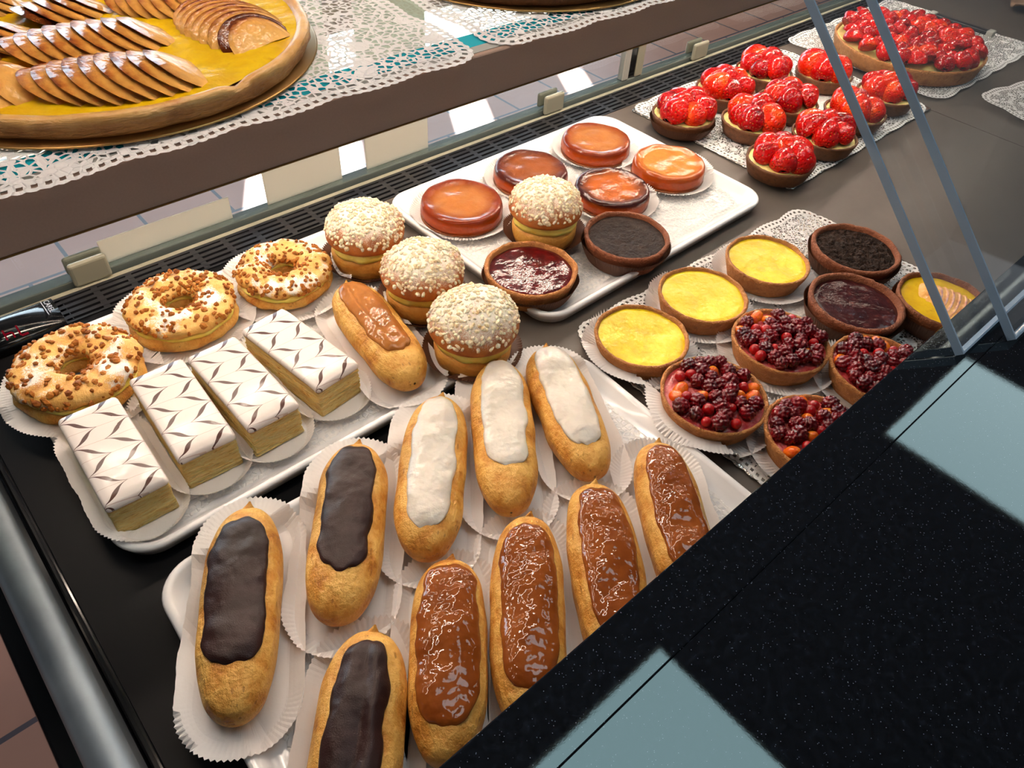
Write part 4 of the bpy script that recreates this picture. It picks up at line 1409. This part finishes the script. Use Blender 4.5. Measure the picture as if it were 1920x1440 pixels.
# ================================================================== silver tray with lemon and berry tarts
ZB = .0044
GL = 'yellow lemon tarts'
tart((1204, 627), .0412, .021, ZB, 'crust', 'lemon', 'yellow lemon tart at the corner of the board, nearest of three', GL, 'lemon_tart', 'flat', 'white paper case under the nearest lemon tart', 21, 'lemon tart', .0033, .9)
tart((1319, 550), .0415, .021, ZB, 'crust', 'lemon', 'yellow lemon tart in the middle of the row of three', GL, 'lemon_tart', 'flat', 'white paper case under the middle lemon tart', 22, 'lemon tart', .0033, .9)
tart((1440, 485), .0412, .021, ZB, 'crust', 'lemon', 'yellow lemon tart beside the chocolate tart, farthest of three', GL, 'lemon_tart', 'flat', 'white paper case under the farthest lemon tart', 23, 'lemon tart', .0033, .9)
tart((1606, 463), .0435, .024, ZB, 'crust_red', 'choc_cake', 'cracked dark chocolate tart on the silver board', GT, 'chocolate_tart', 'brown', 'brown paper case under the cracked chocolate tart', 24, 'chocolate tart', .0045, .84, .001, .0022)
tart((1607, 563), .0435, .024, ZB, 'crust_red', 'jam_dark', 'dark fruit tart beside the berry tarts on the silver board', GT, 'fruit_tart', 'brown', 'brown paper case under the dark fruit tart', 25, 'fruit tart', .005, .82)
at_ = tart((1772, 560), .0425, .025, ZB, 'crust_dark', 'custard', 'small apple tartlet with fanned slices beside the glass door', 'apple tartlets', 'apple_tartlet', 'brown', 'brown paper case under the small apple tartlet', 26, 'apple tartlet', .0035, .84)
at_.rotation_euler = (0, 0, 0)
for k in range(11):
    tt = k - 5
    apple_slice(at_, (.003 - .0008 * tt, -.001 + .0053 * tt, .0160), PI / 2 + .04 * tt + .25, -1.1, .060 * (1 - .018 * tt * tt), .014, 40 + k)
berry_tart((1340, 738), .0437, ZB, 'glazed red berry tart at the near left, biggest in view of four', 31, 'white paper case under the biggest berry tart')
berry_tart((1465, 637), .0425, ZB, 'glazed red berry tart behind the biggest one, beside the dark fruit tart', 32, 'white paper case under the berry tart beside the dark fruit tart')
berry_tart((1652, 688), .0425, ZB, 'glazed red berry tart cut off by the granite edge below the apple tartlet', 33, 'white paper case under the berry tart below the apple tartlet')
berry_tart((1538, 812), .0425, ZB, 'glazed red berry tart half hidden by the granite, lowest of four', 34, 'white paper case under the lowest berry tart')

# ================================================================== strawberry tartlets
SP = [((1282, 212), 'strawberry tartlet at the left corner of the board in brown paper', True),
      ((1360, 166), 'strawberry tartlet by the grille, between the corner one and the farthest', False),
      ((1433, 131), 'strawberry tartlet farthest up the board along the grille side', False),
      ((1546, 134), 'strawberry tartlet with its dark crust side showing, beside the large strawberry tart', False),
      ((1477, 188), 'strawberry tartlet in the centre of the board behind two others', False),
      ((1413, 224), 'strawberry tartlet with orange red fruit in the middle of the near row', False),
      ((1547, 251), 'strawberry tartlet on the near edge, beside the nearest one and the glass edge', False),
      ((1464, 297), 'strawberry tartlet at the near corner of the board, nearest of ten', False),
      ((1604, 207), 'strawberry tartlet seen through the glass door, right behind its edge', False),
      ((1663, 173), 'strawberry tartlet at the far right corner of the board between the glass edges', False)]
for k, (px, lab, cup) in enumerate(SP):
    strawberry_tartlet(px, .0405, ZB, lab, 50 + k, cup, 'brown paper case around the corner strawberry tartlet')

bp_ = at(1707, 77, .030)
big = empty('strawberry_tart', (bp_.x, bp_.y, ZB + .001), .3, 'large round strawberry tart on a lace doily', 'strawberry tart')
shell(big, .1125, .0235, 'crust', .004, .85, 'cream', .003, 71, .0, .955, .0012)
rnd = random.Random(99)
pts = []
tries = 0
while tries < 6000 and len(pts) < 88:
    tries += 1
    a = rnd.uniform(0, 2 * PI); q = .0985 * math.sqrt(rnd.random()); p = (q * math.cos(a), q * math.sin(a))
    if all((p[0] - o[0]) ** 2 + (p[1] - o[1]) ** 2 > .0178 ** 2 for o in pts): pts.append(p)
for i, p in enumerate(pts):
    inst('strawberry', STRAW[rnd.choice((0, 1, 3, 3, 4, 2))], big, (p[0], p[1], .0265 + rnd.uniform(0, .004)), (rnd.uniform(-.4, .4), -rnd.uniform(.1, .8), rnd.uniform(0, 6.28)), [rnd.uniform(.85, 1.05)] * 3)

# ================================================================== eclairs
ED = 'eclairs in the case'
eclair((469, 962), (440, 1360), .0465, 'ice_choc', 'chocolate eclair with smooth dark icing at the tray corner', ED, 'white paper case under the chocolate eclair at the tray corner', ZA, seed=2.1, th=.80, s0=-.62, s1=.80)
eclair((672, 846), (630, 1172), .0485, 'ice_choc', 'chocolate eclair between the corner one and the white eclairs', ED, 'white paper case under the chocolate eclair beside the white ones', ZA, seed=3.4, th=.72, s0=-.62, s1=.90)
eclair((700, 1192), (672, 1400), .0490, 'ice_choc', 'chocolate eclair with folded icing, cut off at the bottom of the picture', ED, 'white paper case under the lowest chocolate eclair', ZA, fixed=.137, seed=4.2, th=.62, s0=-.75, s1=.86, groove=.0022)
eclair((826, 757), (796, 1050), .0480, 'ice_white', 'white iced eclair beside the chocolate ones, leftmost of three', ED, 'white paper case under the leftmost white eclair', ZA, seed=5.7, th=.66, s0=-.80, s1=.93)
eclair((934, 690), (958, 964), .0470, 'ice_white', 'white iced eclair in the middle of the three white ones', ED, 'white paper case under the middle white eclair', ZA, seed=6.1, th=.72, s0=-.62, s1=.95)
eclair((1018, 664), (1115, 896), .0460, 'ice_white', 'white iced eclair at the tray edge, rightmost of three', ED, 'white paper case under the rightmost white eclair', ZA, seed=7.9, th=.72, s0=-.72, s1=.97)
eclair((843, 1058), (836, 1440), .0460, 'ice_caramel', 'shiny caramel eclair beside the folded chocolate one, leftmost of four', ED, 'white paper case under the leftmost caramel eclair', ZA, seed=8.3, th=.86, s0=-.76, s1=.86)
eclair((988, 978), (994, 1300), .0460, 'ice_caramel', 'shiny caramel eclair second from the left, running under the granite', ED, 'white paper case under the second caramel eclair', ZA, fixed=.139, seed=9.9, th=.82, s0=-.76, s1=.84)
eclair((1108, 918), (1152, 1180), .0465, 'ice_caramel', 'shiny caramel eclair third from the left, with cracked shell', ED, 'white paper case under the third caramel eclair', ZA, fixed=.137, seed=10.4, th=.74, s0=-.76, s1=.90)
eclair((1226, 840), (1290, 1064), .0445, 'ice_caramel', 'shiny caramel eclair at the right edge of the tray, smallest in view', ED, 'white paper case under the caramel eclair at the tray edge', ZA, fixed=.137, seed=11.2, th=.74, s0=-.76, s1=.90)

# ================================================================== apple tarts on the glass shelf
def rel(px, py, c, z=SZ + .021):
    p = at(px, py, z); return p.x - c[0], p.y - c[1]


C1 = (.1195, .4618)
fans = [(-.009, -.070, -.24, 9, .0068, .053, .027, 0), (-.003, -.021, -.12, 9, .0068, .054, .026, 0), (.060, -.040, -1.45, 10, .0060, .056, .021, 3), (.045, .012, -.5, 7, .0060, .040, .020, 0),
        (-.064, -.044, -.7, 7, .0060, .048, .024, 1), (-.002, .034, .2, 5, .007, .048, .021, 1), (-.050, .012, .3, 7, .0062, .046, .022, 0), (-.040, .066, .2, 6, .0062, .042, .020, 0), (.035, .070, -.5, 6, .0062, .042, .020, 0)]
lathe_b = lathe('gold_cake_disc', [(.001, 0), (.1135, 0), (.1145, .0005), (.1135, .0011), (.001, .0012)], 'gold', None, 120, None, True, True, loc=(C1[0], C1[1], SZ + .0016))
tag(lathe_b, 'round gold cake board under the left apple tart', 'cake board', 'gold cake boards')
apple_tart(C1, SZ + .003, .1115, 'large glazed apple tart with fanned slices at the top left', fans, 3.)
C2 = (.430, .4625)
lathe_b = lathe('gold_cake_disc', [(.001, 0), (.1135, 0), (.1145, .0005), (.1135, .0011), (.001, .0012)], 'gold', None, 120, None, True, True, loc=(C2[0], C2[1], SZ + .0016))
tag(lathe_b, 'round gold cake board under the dark crusted tart at the top', 'cake board', 'gold cake boards')
fans2 = [(.055 * math.cos(a), .055 * math.sin(a), a + PI / 2, 6, .0066, .044, .020, 0) for a in (0, 1.25, 2.5, 3.77, 5.03)]
apple_tart(C2, SZ + .003, .1105, 'dark crusted tart on the shelf, only its near rim in view', fans2, 8., 'crust_brown')

# ================================================================== price holder and paper
ph = empty('price_holder', (1.492, .478, .0006), .02, 'dark price label holder with pale ends behind the large strawberry tart', 'label holder')
box('holder_bar', (-.006, -.048, .001), (.006, .048, .009), 'black_plastic', ph, .001)
for yy in (-.056, .047):
    box('holder_end', (-.008, yy, 0), (.008, yy + .011, .011), 'ledge', ph, .0015)
V = []
for i in range(12):
    for k in range(12):
        u, v = i / 11, k / 11
        V.append((.11 * (u - .5), .08 * (v - .5), .002 + .016 * abs(math.sin(3.1 * u + 2.2 * v)) + .006 * noise.noise(Vector((u * 4, v * 4, 1)))))
kp = at(1922, 14, .008)
o = mesh('paper_bag', V + [(x, y, z - .0015) for x, y, z in V], gridf(12, 12) + [f[::-1] for f in gridf(12, 12, off=144)], 'kraft', None, True, loc=(kp.x + .035, kp.y, .0022))
o.rotation_euler = (0, 0, .5)
tag(o, 'crumpled light brown paper at the upper right, beyond the large strawberry tart', 'paper')

# ================================================================== light
su = bpy.data.lights.new('sun', 'SUN'); su.energy = 38; su.angle = math.radians(.5); su.color = (.86, .94, 1.0)
so = bpy.data.objects.new('sun', su)
so.rotation_euler = Vector((.5, .87, 1.0)).to_track_quat('Z', 'Y').to_euler(); link(so)
w = bpy.data.worlds.new('world'); SC.world = w; w.use_nodes = True
bg = w.node_tree.nodes['Background']; bg.inputs[0].default_value = (.90, .94, 1.0, 1); bg.inputs[1].default_value = .40

# warm canopy tubes above the glass shelf
def tube(x0, x1, y, z, e, lab):
    l = empty('canopy_lamp', ((x0 + x1) / 2, y, z), 0, lab, 'lamp', 'canopy lamps over the case')
    box('lamp_housing', (-(x1 - x0) / 2 - .02, -.014, .003), ((x1 - x0) / 2 + .02, .014, .02), 'ledge', l, .001)
    a = bpy.data.lights.new('lamp_tube', 'AREA'); a.shape = 'RECTANGLE'; a.size = x1 - x0; a.size_y = .014; a.energy = e; a.color = (1.0, .81, .66)
    q = bpy.data.objects.new('lamp_tube', a); q.location = ((x0 + x1) / 2, y, z + .002); link(q)


tube(-.15, 1.22, .46, .66, 3.7, 'long warm canopy lamp tube over the left half of the case')
tube(2.39, 4.2, .375, 1.50, .4, 'warm lamp tube hung below the ceiling further along the counter')

# cool area light added for daylight on the floor and signs
dl = bpy.data.lights.new('added_daylight', 'AREA'); dl.shape = 'RECTANGLE'; dl.size = 5.8; dl.size_y = .86; dl.energy = 130; dl.color = (.72, .86, 1.0)
do = bpy.data.objects.new('added_daylight', dl); do.location = (2.0, 3.96, .55); do.rotation_euler = Vector((0, .97, .25)).to_track_quat('Z', 'Y').to_euler(); link(do)

# ================================================================== camera
cam = bpy.data.cameras.new('camera'); cam.sensor_width = 36; cam.lens = FPX / 1920 * 36; cam.clip_start = .01; cam.clip_end = 50
co_ = bpy.data.objects.new('camera', cam)
R = CM
right, down, fwd = R[:, 0], R[:, 1], R[:, 2]
mw = Matrix(((right[0], -down[0], -fwd[0], 0), (right[1], -down[1], -fwd[1], 0), (right[2], -down[2], -fwd[2], CAMH), (0, 0, 0, 1)))
co_.matrix_world = mw
link(co_)
SC.camera = co_
vs = SC.view_settings
vs.view_transform = 'Standard'; vs.look = 'None'; vs.gamma = 1.0; vs.exposure = 0.0; vs.use_curve_mapping = False
